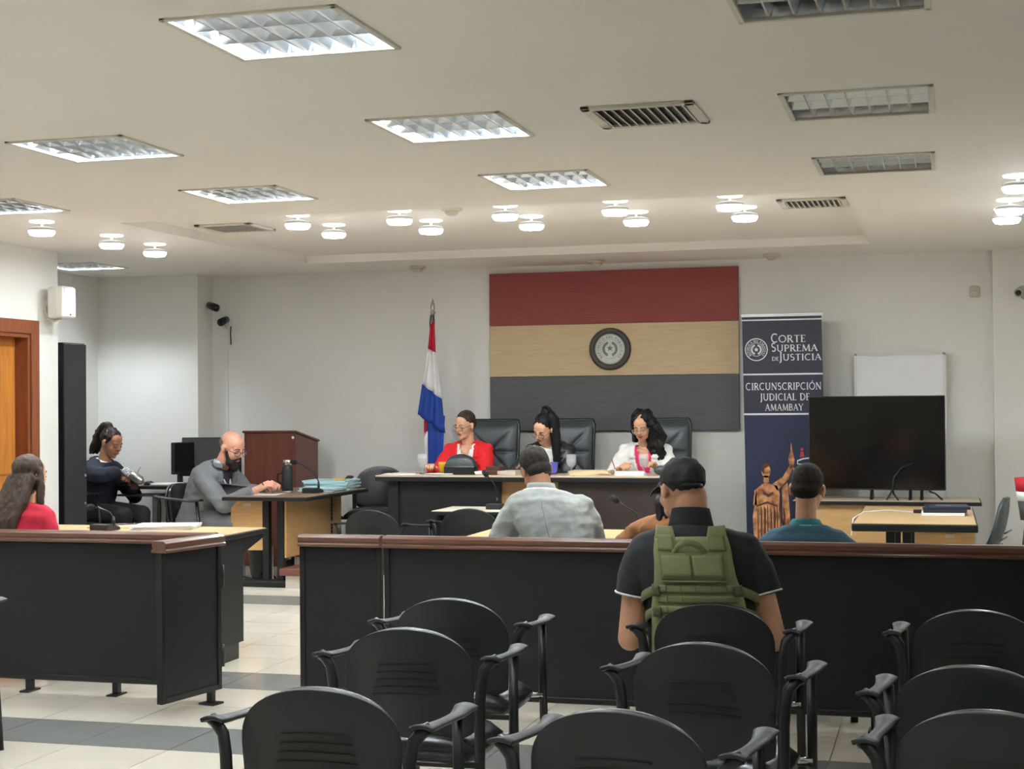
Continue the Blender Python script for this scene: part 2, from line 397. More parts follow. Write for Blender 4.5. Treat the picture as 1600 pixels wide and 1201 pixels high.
# air vents
def vent(label, x, y, z, s):
    t = thing('air_vent', label, 'air vent', (x, y, z), group='ceiling air vents'); h = s/2
    m = MB()
    for a in range(4):
        R = Matrix.Rotation(a*pi/2, 3, 'Z'); m.box(R @ Vector((0, h-0.022, -0.008)), (s, 0.044, 0.016), M=R)
    m.build('frame', FRAMEWHITE, t, bevel=0.004)
    MB().bb(-h+0.02, h-0.02, -h+0.02, h-0.02, -0.003, -0.001).build('duct_shade', SCREENGREY, t)  # dark sheet in place of the shade inside the duct
    n = 11
    for i in range(n):
        x_ = -h+0.055+(s-0.11)*i/(n-1)
        MB().box((x_, 0, -0.012), (0.024, s-0.08, 0.003), M=Matrix.Rotation(radians(38), 3, 'Y')).build('slat', FRAMEWHITE, t)
    return t
vent('square air vent nearest the viewer, between louvred lights', -1.26, 6.77, CZ, 0.5)
vent('small air vent at the left end of the ceiling recess', -5.16, 10.65, TZ, 0.46)
vent('small air vent at the right end of the ceiling recess', -0.83, 10.65, TZ, 0.46)
def detector(label, x, y, z):
    t = thing('smoke_detector', label, 'smoke detector', (x, y, z), group='smoke detectors')
    MB().lathe([(0.075, 0), (0.075, -0.014), (0.06, -0.02), (0.05, -0.02)], n=24).build('base', OFFPLASTIC, t, True)
    MB().lathe([(0.052, -0.018), (0.046, -0.036), (0.03, -0.05), (0.01, -0.053)], n=24).build('sensor_head', OFFPLASTIC, t, True)
detector('round smoke detector between the round lamps in the recess', -3.27, 10.15, TZ)
detector('round smoke detector above the coloured wall panel', -3.0, 13.6, CZ)
detector('small round detector above the flagpole', -4.7, 13.55, CZ)
detector('small round detector above the roll-up banner', -1.42, 13.55, CZ)

# ------------------------------------------------------------------ railing
def moulding(mb, a, b, z):
    a, b = Vector((a[0], a[1], 0)), Vector((b[0], b[1], 0)); d = (b-a).normalized(); n = Vector((-d.y, d.x, 0))
    prof = [(-0.05, 0.0), (-0.05, 0.014), (-0.04, 0.02), (-0.046, 0.03), (-0.046, 0.05), (-0.03, 0.062), (0.03, 0.062), (0.046, 0.05), (0.046, 0.03), (0.04, 0.02), (0.05, 0.014), (0.05, 0.0)]
    rings = [[p + n*u + Vector((0, 0, z+v)) for u, v in prof] for p in (a, b)]
    return mb.loft(rings)
def rail(label, x0, x1, y, feet, extra=None):
    t = thing('courtroom_rail', label, 'railing', ((x0+x1)/2, y, 0)); h = (x1-x0)/2
    m = MB(); moulding(m, (-h, 0), (h, 0), 0.85); m.build('handrail', RAILWOOD, t, bevel=0.003)
    MB().bb(-h+0.012, h-0.012, -0.012, 0.012, 0.095, 0.85).build('panel', BLACKBOARD, t)
    MB().bb(-h, h, -0.02, 0.02, 0.07, 0.1).build('bottom_bar', BLACKMETAL, t, bevel=0.004)
    for s in (-1, 1): MB().bb(s*h-(0.03 if s > 0 else 0), s*h+(0.03 if s < 0 else 0), -0.02, 0.02, 0.07, 0.85).build('end_post', BLACKMETAL, t, bevel=0.003)
    for fx in feet:
        m = MB(); m.bb(fx-x0-h-0.018, fx-x0-h+0.018, -0.018, 0.018, 0.008, 0.075); m.bb(fx-x0-h-0.03, fx-x0-h+0.03, -0.06, 0.06, 0, 0.01); m.build('foot', BLACKMETAL, t)
    return t
RY = 7.655
rail('long black panelled rail with brown wooden handrail behind the guard', -2.852, 1.44, RY, (-1.56, -0.33, 0.9, -2.5))
rail('short black rail section with brown handrail beside the open gate', -3.335, -2.868, RY, (-3.2, -2.98))
rail('black panelled rail with brown handrail in front of the long-haired woman', -7.03, -3.84, RY, (-6.4, -5.0, -4.45))
g = thing('rail_gate', 'black gate leaf with brown handrail swung open towards the chairs', 'gate', (-3.80, RY-0.04, 0), radians(-101))
m = MB(); moulding(m, (0, 0), (0.5, 0), 0.85); m.build('handrail', RAILWOOD, g, bevel=0.003)
MB().bb(0.03, 0.47, -0.01, 0.01, 0.1, 0.85).build('panel', BLACKBOARD, g)
m = MB(); m.bb(0, 0.03, -0.018, 0.018, 0.07, 0.85); m.bb(0.47, 0.5, -0.018, 0.018, 0.07, 0.85); m.bb(0.03, 0.47, -0.018, 0.018, 0.07, 0.1); m.build('frame', BLACKMETAL, g, bevel=0.003)
for z in (0.25, 0.68): MB().cone((-0.012, 0.012, z-0.06), (-0.012, 0.012, z+0.06), 0.012, 0.012, 10).build('hinge', BLACKMETAL, g, True)
m = MB(); m.bb(0.06, 0.09, -0.018, 0.018, 0.008, 0.075); m.bb(0.03, 0.12, -0.05, 0.05, 0, 0.01); m.build('foot', BLACKMETAL, g)

# ------------------------------------------------------------------ back wall pieces
fp = thing('flag_wall_panel', 'large wooden wall panel painted red, cream and dark grey with round seal', 'wall panel', (-2.93, 13.92, 0))
for z0, z1, mt, n in ((2.344, 2.835, FLAGRED, 'red_band'), (1.862, 2.342, FLAGCREAM, 'cream_band'), (1.354, 1.86, FLAGGREY, 'grey_band')):
    MB().bb(-1.172, 1.172, -0.05, -0.003, z0, z1).build(n, mt, fp, bevel=0.004)
# ------------------------------------------------------------------ lettering (serif strokes drawn as thin raised print)
def arc(cx, cy, rx, ry, a0, a1, n=14): return [(cx+rx*cos(radians(a0+(a1-a0)*i/n)), cy+ry*sin(radians(a0+(a1-a0)*i/n))) for i in range(n+1)]
K, N_ = 0.13, 0.06    # thick, thin stroke widths
GL = {
 'A': (0.78, [([(0.08, 0), (0.39, 1)], N_), ([(0.39, 1), (0.70, 0)], K), ([(0.2, 0.36), (0.58, 0.36)], N_)], [(0.08, 0), (0.70, 0)]),
 'B': (0.62, [([(0.13, 0), (0.13, 1)], K), ([(0.13, 0.97)]+arc(0.3, 0.75, 0.2, 0.22, 90, -90)+[(0.13, 0.53)], 0.09), ([(0.13, 0.53)]+arc(0.32, 0.28, 0.23, 0.25, 90, -90)+[(0.13, 0.03)], 0.09)], [(0.13, 0), (0.13, 1)]),
 'C': (0.76, [(arc(0.43, 0.5, 0.36, 0.47, 50, 310, 22), 0.1)], []),
 'D': (0.78, [([(0.13, 0), (0.13, 1)], K), ([(0.13, 0.97)]+arc(0.3, 0.5, 0.4, 0.47, 90, -90, 18)+[(0.13, 0.03)], 0.1)], [(0.13, 0), (0.13, 1)]),
 'E': (0.56, [([(0.13, 0), (0.13, 1)], K), ([(0.1, 0.97), (0.5, 0.97), (0.5, 0.86)], N_), ([(0.13, 0.52), (0.43, 0.52)], N_), ([(0.1, 0.03), (0.52, 0.03), (0.52, 0.15)], N_)], [(0.13, 0), (0.13, 1)]),
 'G': (0.8, [(arc(0.43, 0.5, 0.36, 0.47, 50, 320, 22), 0.1), ([(0.7, 0.1), (0.7, 0.42)], K)], [(0.7, 0.42)]),
 'I': (0.3, [([(0.15, 0), (0.15, 1)], K)], [(0.15, 0), (0.15, 1)]),
 'J': (0.32, [([(0.18, 1), (0.18, 0.0), (0.14, -0.16), (0.02, -0.26)], K)], [(0.18, 1)]),
 'L': (0.56, [([(0.13, 0), (0.13, 1)], K), ([(0.1, 0.03), (0.52, 0.03), (0.52, 0.16)], N_)], [(0.13, 0), (0.13, 1)]),
 'M': (0.96, [([(0.1, 0), (0.16, 1)], N_), ([(0.16, 1), (0.48, 0.05)], K), ([(0.48, 0.05), (0.8, 1)], N_), ([(0.8, 1), (0.86, 0)], K)], [(0.1, 0), (0.86, 0)]),
 'N': (0.82, [([(0.12, 0), (0.12, 1)], N_), ([(0.12, 1), (0.7, 0)], K), ([(0.7, 0), (0.7, 1)], N_)], [(0.12, 0), (0.7, 1)]),
 'O': (0.86, [(arc(0.43, 0.5, 0.37, 0.47, 0, 360, 26), 0.1)], []),
 'P': (0.6, [([(0.13, 0), (0.13, 1)], K), ([(0.13, 0.97)]+arc(0.3, 0.72, 0.23, 0.25, 90, -90)+[(0.13, 0.47)], 0.09)], [(0.13, 0), (0.13, 1)]),
 'Q': (0.88, [(arc(0.43, 0.5, 0.37, 0.47, 0, 360, 26), 0.1), ([(0.45, 0.1), (0.8, -0.15)], K)], []),
 'R': (0.68, [([(0.13, 0), (0.13, 1)], K), ([(0.13, 0.97)]+arc(0.3, 0.74, 0.21, 0.23, 90, -90)+[(0.13, 0.51)], 0.09), ([(0.3, 0.5), (0.64, 0)], K)], [(0.13, 0), (0.13, 1), (0.6, 0)]),
 'S': (0.56, [(arc(0.28, 0.74, 0.19, 0.23, 40, 270, 12)+arc(0.28, 0.27, 0.21, 0.24, 90, -140, 12), 0.1)], []),
 'T': (0.66, [([(0.33, 0), (0.33, 1)], K), ([(0.05, 0.86), (0.05, 0.97), (0.61, 0.97), (0.61, 0.86)], N_)], [(0.33, 0)]),
 'U': (0.8, [([(0.14, 1), (0.14, 0.35)]+arc(0.4, 0.33, 0.26, 0.3, 180, 360)+[(0.66, 1)], 0.1)], [(0.14, 1), (0.66, 1)]),
 'Y': (0.72, [([(0.06, 1), (0.36, 0.48)], K), ([(0.66, 1), (0.36, 0.48)], N_), ([(0.36, 0.5), (0.36, 0)], K)], [(0.06, 1), (0.66, 1), (0.36, 0)]),
 ' ': (0.34, [], []),
}
def ribbon(mb, pts, w, put_):
    n = len(pts); L, R = [], []
    for i, p in enumerate(pts):
        q0, q1 = pts[max(i-1, 0)], pts[min(i+1, n-1)]; dx, dy = q1[0]-q0[0], q1[1]-q0[1]; l = sqrt(dx*dx+dy*dy) or 1
        nx, ny = -dy/l*w/2, dx/l*w/2; L.append(put_(p[0]+nx, p[1]+ny)); R.append(put_(p[0]-nx, p[1]-ny))
    mb.add(L+R, [(i, i+1, n+i+1, n+i) for i in range(n-1)])
def glyph(mb, ch, put_, bold=1.0):
    base = ch
    if ch == 'Ó': base = 'O'; ribbon(mb, [(0.42, 1.08), (0.56, 1.28)], 0.1, put_)
    w, strokes, serifs = GL[base]
    for pts, t in strokes: ribbon(mb, pts, t*bold, put_)
    for x, y in serifs: yy = y+(0.025 if y < 0.5 else -0.025); ribbon(mb, [(x-0.13, yy), (x+0.13, yy)], 0.05*bold, put_)
    return w
def text_width(s, track=0.08): return sum(GL['O' if c == 'Ó' else c][0]+track for c in s)-track
def text_line(mb, s, x0, z0, h, width, put3, track=0.08, bold=1.0, big=None):
    """put3(x, z) -> 3D point on the carrier; the line is fitted to width"""
    tw = text_width(s, track); sx = width/tw; x = 0
    for c in s:
        hh = h*(big if (big and c in 'CSJ' and x == 0) else 1.0)
        glyph(mb, c, lambda a, b, x=x, hh=hh: put3(x0+(x+a)*sx, z0+b*hh), bold)
        x += GL['O' if c == 'Ó' else c][0]+track
def text_ring(mb, s, cx, cz, r, h, a0, a1, put3, bold=1.3):
    tw = text_width(s, 0.1); x = 0
    for c in s:
        w = GL[c][0]; am = radians(a0+(a1-a0)*(x+w/2)/tw); sc = abs(radians(a1-a0))*r/tw
        def pr(a, b, am=am, w=w):
            lx, lz = (a-w/2)*sc, b*h; ex, ez = cos(am), sin(am); tx, tz = sin(am), -cos(am)
            return put3(cx+ex*(r+lz)+tx*lx, cz+ez*(r+lz)+tz*lx)
        glyph(mb, c, pr, bold); x += w+0.1
def star(mb, cx, cz, r, put3):
    pts = [put3(cx+(r if i % 2 == 0 else r*0.42)*sin(pi*i/5), cz+(r if i % 2 == 0 else r*0.42)*cos(pi*i/5)) for i in range(10)]
    mb.add([put3(cx, cz)]+pts, [(0, 1+i, 1+(i+1) % 10) for i in range(10)])
def ringband(mb, cx, cz, r0, r1, put3, n=48):
    a = [put3(cx+r0*cos(2*pi*i/n), cz+r0*sin(2*pi*i/n)) for i in range(n)]; b = [put3(cx+r1*cos(2*pi*i/n), cz+r1*sin(2*pi*i/n)) for i in range(n)]
    mb.add(a+b, [(i, (i+1) % n, n+(i+1) % n, n+i) for i in range(n)])
def wreath(mb, cx, cz, r, put3, leaf, sides=(-1, 1)):
    for s in sides:
        for i in range(9):
            am = radians(-90+s*(18+i*16)); 
            for off in (-1, 1):
                px, pz = cx+cos(am)*(r+off*leaf*0.45), cz+sin(am)*(r+off*leaf*0.45); d = am+s*pi/2+off*s*0.5
                ex, ez = cos(d), sin(d); q = [(-0.1, 0), (0.4, 0.28), (1, 0), (0.4, -0.28)]
                mb.add([put3(px+leaf*(a*ex-b*ez), pz+leaf*(a*ez+b*ex)) for a, b in q], [(0, 1, 2, 3)])
# round seal of the wall panel
sx, sz = -0.01, 2.106
sl = thing('round_seal', 'round silver seal with star and wreath in a dark rim on the wall panel', 'seal', (-2.94, 13.868, 2.106))
RY90 = Matrix.Rotation(pi/2, 3, 'X')
MB().lathe([(0.142, 0), (0.142, 0.02), (0.15, 0.03), (0.18, 0.034), (0.194, 0.024), (0.196, 0.0)], n=56, R=RY90).build('rim', SEALDARK, sl, True)
MB().lathe([(0.147, 0.0), (0.147, 0.015), (0.142, 0.018), (0.138, 0.0145), (0.128, 0.0145), (0.001, 0.0145)], n=56, R=RY90).build('plaque', SEALGREY, sl)
pf = lambda x, z: Vector((x, -0.0165, z))
m = MB(); ringband(m, 0, 0, 0.133, 0.136, pf); ringband(m, 0, 0, 0.088, 0.09, pf); m.build('relief_rings', SEALINK, sl)
m = MB(); text_ring(m, 'REPUBLICA DEL PARAGUAY', 0, 0, 0.1, 0.022, 228, -48, pf); m.build('lettering', SEALINK, sl)
m = MB(); star(m, 0, 0.006, 0.032, pf); m.build('star', SEALINK, sl)
for sd_ in (-1, 1):
    m = MB(); wreath(m, 0, 0, 0.06, pf, 0.024, (sd_,)); m.build('wreath_branch', SEALINK, sl)

# ------------------------------------------------------------------ roll-up banner
bn = thing('rollup_banner', 'tall navy roll-up banner with white court lettering and bronze statue print', 'banner', (-1.32, 13.55, 0))
BW = 0.345
def bshift(z): return -0.028+0.024*(z-0.46)/1.9*-1+0.03          # hangs a little out of plumb
bx = lambda x, z: x + bshift(z)
m = MB(); m.add([(bx(-BW, 0.3), 0, 0.3), (bx(BW, 0.3), 0, 0.3), (bx(BW, 1.48), 0, 1.48), (bx(-BW, 1.48), 0, 1.48), (bx(-BW, 0.3), 0.004, 0.3), (bx(BW, 0.3), 0.004, 0.3), (bx(BW, 1.48), 0.004, 1.48), (bx(-BW, 1.48), 0.004, 1.48)],
                [(0, 1, 2, 3), (7, 6, 5, 4), (0, 4, 5, 1), (1, 5, 6, 2), (2, 6, 7, 3), (3, 7, 4, 0)]); m.build('lower_sheet', BANNERBLUE, bn)
m = MB(); m.add([(bx(-BW, 1.48), 0, 1.48), (bx(BW, 1.48), 0, 1.48), (bx(BW, 2.36), 0, 2.36), (bx(-BW, 2.36), 0, 2.36), (bx(-BW, 1.48), 0.004, 1.48), (bx(BW, 1.48), 0.004, 1.48), (bx(BW, 2.36), 0.004, 2.36), (bx(-BW, 2.36), 0.004, 2.36)],
                [(0, 1, 2, 3), (7, 6, 5, 4), (0, 4, 5, 1), (1, 5, 6, 2), (2, 6, 7, 3), (3, 7, 4, 0)]); m.build('upper_sheet', BANNERNAVY, bn)
MB().bb(bx(-BW-0.008, 2.36), bx(BW+0.008, 2.36), -0.008, 0.012, 2.352, 2.376).build('top_rail', STEEL, bn)
MB().bb(-BW-0.03, BW+0.03, -0.06, 0.1, 0.0, 0.3).build('base', STEEL, bn, bevel=0.02)
MB().cone((0, 0.05, 0.25), (0, 0.02, 2.36), 0.008, 0.008, 8).build('support_pole', STEEL, bn)
pb = lambda x, z: Vector((bx(x, z), -0.002, z))
for z, h in ((2.318, 0.012), (1.84, 0.014), (1.49, 0.016)):
    m = MB(); m.add([pb(-BW, z), pb(BW, z), pb(BW, z+h), pb(-BW, z+h)], [(0, 1, 2, 3)]); m.build('white_line', PRINTWHITE, bn)
for s, x0, z0, h, w, big in (('CORTE', -0.095, 2.125, 0.062, 0.30, 1.25), ('SUPREMA', -0.095, 2.045, 0.058, 0.40, 1.3), ('DE', -0.09, 1.966, 0.033, 0.06, None), ('JUSTICIA', -0.025, 1.966, 0.056, 0.36, 1.3),
                          ('CIRCUNSCRIPCIÓN', -0.325, 1.71, 0.062, 0.655, None), ('JUDICIAL DE', -0.2, 1.618, 0.06, 0.43, None), ('AMAMBAY', -0.16, 1.528, 0.058, 0.33, None)):
    m = MB(); text_line(m, s, x0, z0, h, w, pb, big=big, bold=1.15); m.build('lettering', PRINTWHITE, bn)
m = MB(); cx, cz = -0.225, 2.065
ringband(m, cx, cz, 0.092, 0.1, pb); ringband(m, cx, cz, 0.056, 0.06, pb); text_ring(m, 'REPUBLICA DEL PARAGUAY', cx, cz, 0.066, 0.018, 228, -48, pb, 1.5); star(m, cx, cz, 0.022, pb); wreath(m, cx, cz, 0.04, pb, 0.016)
m.build('printed_seal', PRINTWHITE, bn)
# printed statue of Justice with raised arm
def flat(mb, pts): mb.add([pb(*p) for p in pts], [tuple(range(len(pts)))])
def disc2(mb, cx, cz, rx, rz, n=16): flat(mb, [(cx+rx*cos(2*pi*i/n), cz+rz*sin(2*pi*i/n)) for i in range(n)])
m = MB()
flat(m, [(-0.28, 0.32), (-0.29, 0.6), (-0.27, 0.72), (-0.255, 0.84), (-0.2, 0.885), (-0.165, 0.9), (-0.12, 0.885), (-0.07, 0.87), (-0.05, 0.8), (-0.06, 0.66), (-0.03, 0.5), (0.0, 0.32)])
flat(m, [(-0.11, 0.89), (-0.02, 0.95), (0.045, 1.06), (0.075, 1.05), (0.03, 0.93), (-0.07, 0.83)])          # raised arm
flat(m, [(0.04, 1.05), (0.03, 1.11), (0.05, 1.17), (0.058, 1.25), (0.07, 1.17), (0.085, 1.1), (0.078, 1.05)])   # hand and hilt
flat(m, [(0.07, 1.06), (0.095, 0.98), (0.115, 0.92), (0.105, 0.92), (0.08, 0.98), (0.06, 1.03)])
flat(m, [(-0.03, 0.86), (0.02, 0.9), (0.03, 0.7), (0.04, 0.45), (0.0, 0.4), (-0.03, 0.6)])                     # sleeve drape
flat(m, [(-0.19, 0.9), (-0.14, 0.9), (-0.145, 0.96), (-0.185, 0.96)]); disc2(m, -0.165, 1.0, 0.04, 0.06)
flat(m, [(-0.285, 0.7), (-0.25, 0.7), (-0.255, 0.84), (-0.27, 0.83)])
m.build('printed_statue', BRONZE, bn)
pb0 = pb; pb = lambda x, z: pb0(x, z)+Vector((0, -0.001, 0))
m = MB()
for i in range(9): x = -0.25+0.028*i; flat(m, [(x, 0.33), (x+0.009, 0.33), (x+0.012+0.005*(i % 3), 0.62+0.02*(i % 4)), (x+0.004, 0.7+0.02*(i % 2))])
flat(m, [(-0.2, 0.8), (-0.15, 0.77), (-0.1, 0.8), (-0.11, 0.82), (-0.15, 0.8), (-0.19, 0.83)])
flat(m, [(-0.205, 1.0), (-0.2, 1.055), (-0.165, 1.075), (-0.13, 1.05), (-0.15, 1.035), (-0.178, 1.02), (-0.185, 0.97)])   # hair
flat(m, [(-0.255, 0.7), (-0.16, 0.735), (-0.07, 0.7), (-0.07, 0.685), (-0.16, 0.715), (-0.255, 0.685)])
flat(m, [(-0.138, 1.005), (-0.125, 1.0), (-0.135, 0.985)])
o = m.build('printed_folds', BRONZE_D, bn); o['kind'] = 'stuff'
m = MB(); disc2(m, 0.15, 1.19, 0.014, 0.014, 10); flat(m, [(0.14, 1.17), (0.16, 1.17), (0.17, 1.13), (0.13, 1.12)]); disc2(m, 0.25, 1.185, 0.014, 0.014, 10); flat(m, [(0.24, 1.165), (0.26, 1.165), (0.27, 1.13), (0.23, 1.12)]); m.build('printed_figures', PRINTRED, bn)
m = MB(); ribbon(m, [(0.11, 1.09), (0.16, 1.108), (0.22, 1.115), (0.3, 1.11)], 0.012, lambda a, b: pb(a, b)); ribbon(m, [(0.11, 1.06), (0.11, 1.095)], 0.008, lambda a, b: pb(a, b)); ribbon(m, [(0.11, 1.062), (0.3, 1.062)], 0.008, lambda a, b: pb(a, b)); m.build('printed_ribbon', PRINTWHITE, bn)

# ------------------------------------------------------------------ flag on a pole
fg = thing('national_flag', 'red, white and blue flag hanging furled from a pole with spear tip', 'flag', (-4.558, 13.55, 0.27))
def flag_part(name, rows, mt, y=-0.06, amp=0.022, ph=0.0, cols=18):
    grid = []
    for k, (zl, zr, xl, xr) in enumerate(rows):
        grid.append([(xl+(xr-xl)*j/cols, y+amp*sin(2*pi*(j/cols)*2.2+ph+0.15*k), zl+(zr-zl)*j/cols-0.27) for j in range(cols+1)])
    m = MB(); m.sheet(grid, 0.003); return m.build(name, mt, fg, True)
def lerp_rows(a, b, n): return [tuple(a[i]+(b[i]-a[i])*k/n for i in range(4)) for k in range(n+1)]
A = (2.34, 2.38, -0.008, 0.03); B = (2.13, 2.09, -0.032, 0.042); C_ = (1.80, 1.66, -0.09, 0.095); D_ = (1.52, 1.34, -0.142, 0.128)
flag_part('red_stripe', lerp_rows(A, B, 4), CLOTHRED, amp=0.012); flag_part('white_stripe', lerp_rows(B, C_, 6), CLOTHWHITE, amp=0.018)
flag_part('blue_stripe', lerp_rows(C_, D_, 6), CLOTHBLUE)
flag_part('blue_fold', lerp_rows((1.56, 1.5, -0.055, 0.12), (1.0, 0.98, -0.055, 0.09), 6), CLOTHBLUE, y=-0.03, amp=0.009, ph=1.0)
flag_part('red_fold', lerp_rows((1.5, 1.5, -0.085, -0.05), (1.3, 1.34, -0.088, -0.06), 3), CLOTHRED, y=-0.024, amp=0.005)
flag_part('white_fold', lerp_rows((1.34, 1.36, -0.088, -0.05), (0.95, 0.95, -0.08, -0.05), 3), CLOTHWHITE, y=-0.024, amp=0.005)
MB().cone((0, 0, 0.03), (0, 0, 2.18), 0.014, 0.014, 12).build('pole', STEEL, fg, True)
MB().lathe([(0.014, 2.17), (0.026, 2.19), (0.026, 2.2), (0.012, 2.21), (0.022, 2.235), (0.018, 2.27), (0.0, 2.33)], n=14).build('spear_tip', STEEL, fg, True)
MB().lathe([(0.16, 0), (0.16, 0.02), (0.05, 0.04), (0.03, 0.1), (0.02, 0.1)], n=24).build('base', STEEL, fg, True)
m = MB()
for s in (-0.012, 0.016): m.tube([(s, -0.02, 2.17), (s*1.5, -0.03, 2.1), (s, -0.035, 1.98)], 0.006, 6)
m.build('cord', DARKSLOT, fg)
# whiteboard leaning behind the television
wb = thing('whiteboard', 'white board with pale frame leaning on the wall behind the television', 'whiteboard', (-0.35, 13.84, 0.55))
MB().bb(-0.37, 0.37, -0.012, 0.008, 0.02, 1.46).build('board', PAPER, wb)
m = MB()
for z in (0.0, 1.455): m.bb(-0.385, 0.385, -0.02, 0.012, z, z+0.022)
for s in (-1, 1): m.bb(s*0.378-0.011, s*0.378+0.011, -0.02, 0.012, 0, 1.47)
m.build('frame', WHITEPLASTIC, wb)
for s in (-1, 1): MB().bb(s*0.3-0.012, s*0.3+0.012, -0.01, 0.012, -0.55, 0.0).build('leg', WHITEPLASTIC, wb)
# wall devices
def bullet_cam(name, label, loc, mat_, rz, dark=True):
    t = thing(name, label, 'security camera', loc, rz)     # local +Y leaves the wall
    MB().lathe([(0.04, 0), (0.04, 0.012), (0.02, 0.02)], n=18, R=Matrix.Rotation(-pi/2, 3, 'X')).build('mount', mat_, t, True)
    MB().tube([(0, 0.01, 0), (0, 0.05, -0.01), (0, 0.08, 0.02)], 0.011, 8).build('arm', mat_, t, True)
    R = Matrix.Rotation(radians(-105), 3, 'X')
    b = MB().lathe([(0.0, -0.07), (0.034, -0.066), (0.038, 0.0), (0.038, 0.07), (0.03, 0.074)], (0, 0.12, 0.03), 18, R).build('housing', BLACKMETAL if dark else mat_, t, True)
    MB().lathe([(0.028, 0.07), (0.024, 0.078), (0.012, 0.08), (0.0, 0.081)], (0, 0.12, 0.03), 16, R).build('lens', SCREEN, b, True)
    return t
bullet_cam('security_camera', 'black bullet camera on the column face, left of the pair', (-7.0, 13.78, 2.56), WHITEPLASTIC, radians(-120))
c2 = bullet_cam('security_camera', 'black bullet camera with hanging cable, right of the pair', (-6.82, 13.92, 2.42), WHITEPLASTIC, pi)
MB().tube([(-0.03, 0.02, -0.02), (-0.035, 0.04, -0.1), (-0.03, 0.02, -0.2)], 0.006, 6).build('cable', DARKSLOT, c2)
struct(MB().bb(-6.86, -6.83, 13.905, 13.92, 0.1, 2.25).build('trim_2', W_WALL))
bullet_cam('security_camera', 'grey bullet camera on the right pillar with looping cable', (0.70, 13.80, 2.5), STEEL, radians(160), False)
s2 = thing('wall_sensor', 'small beige wall sensor left of the right pillar', 'sensor', (0.288, 13.92, 2.55))
MB().box((0, -0.02, 0), (0.085, 0.04, 0.1)).build('housing', OFFPLASTIC, s2, bevel=0.018, seg=3)
MB().ell((0, -0.04, -0.012), (0.022, 0.012, 0.022)).build('lens', OFFPLASTIC, s2, True)
sp = thing('wall_speaker', 'white loudspeaker on a curved bracket on the left pillar', 'loudspeaker', (-7.04, 11.0, 2.46), radians(-90))
prof = [(-0.1, 0.0), (0.09, -0.02), (0.1, 0.05), (0.07, 0.19), (0.02, 0.215), (-0.09, 0.2)]
m = MB(); m.loft([[Vector((x, y, z)) for x, y in ((-0.07, 0.07), (-0.095, 0.17), (-0.095, 0.235), (0.095, 0.235), (0.095, 0.17), (0.07, 0.07))] for z in (-0.13, 0.13)]); m.build('cabinet', WHITEPLASTIC, sp, bevel=0.02, seg=3)
MB().box((0, 0.236, 0.0), (0.165, 0.012, 0.235)).build('grille', PRINTWHITE, sp, bevel=0.005)
MB().ell((0.0, 0.243, -0.1), (0.008, 0.003, 0.008)).build('badge', DARKSLOT, sp)
m = MB(); m.tube([(0, 0.004, 0.03), (0, 0.01, -0.06), (0, 0.04, -0.13), (0, 0.1, -0.145), (0, 0.15, -0.135)], 0.012, 8, 1.6); m.build('bracket', WHITEPLASTIC, sp, True)
MB().ell((0, 0.035, 0.0), (0.025, 0.045, 0.028)).build('swivel', OFFPLASTIC, sp, True)
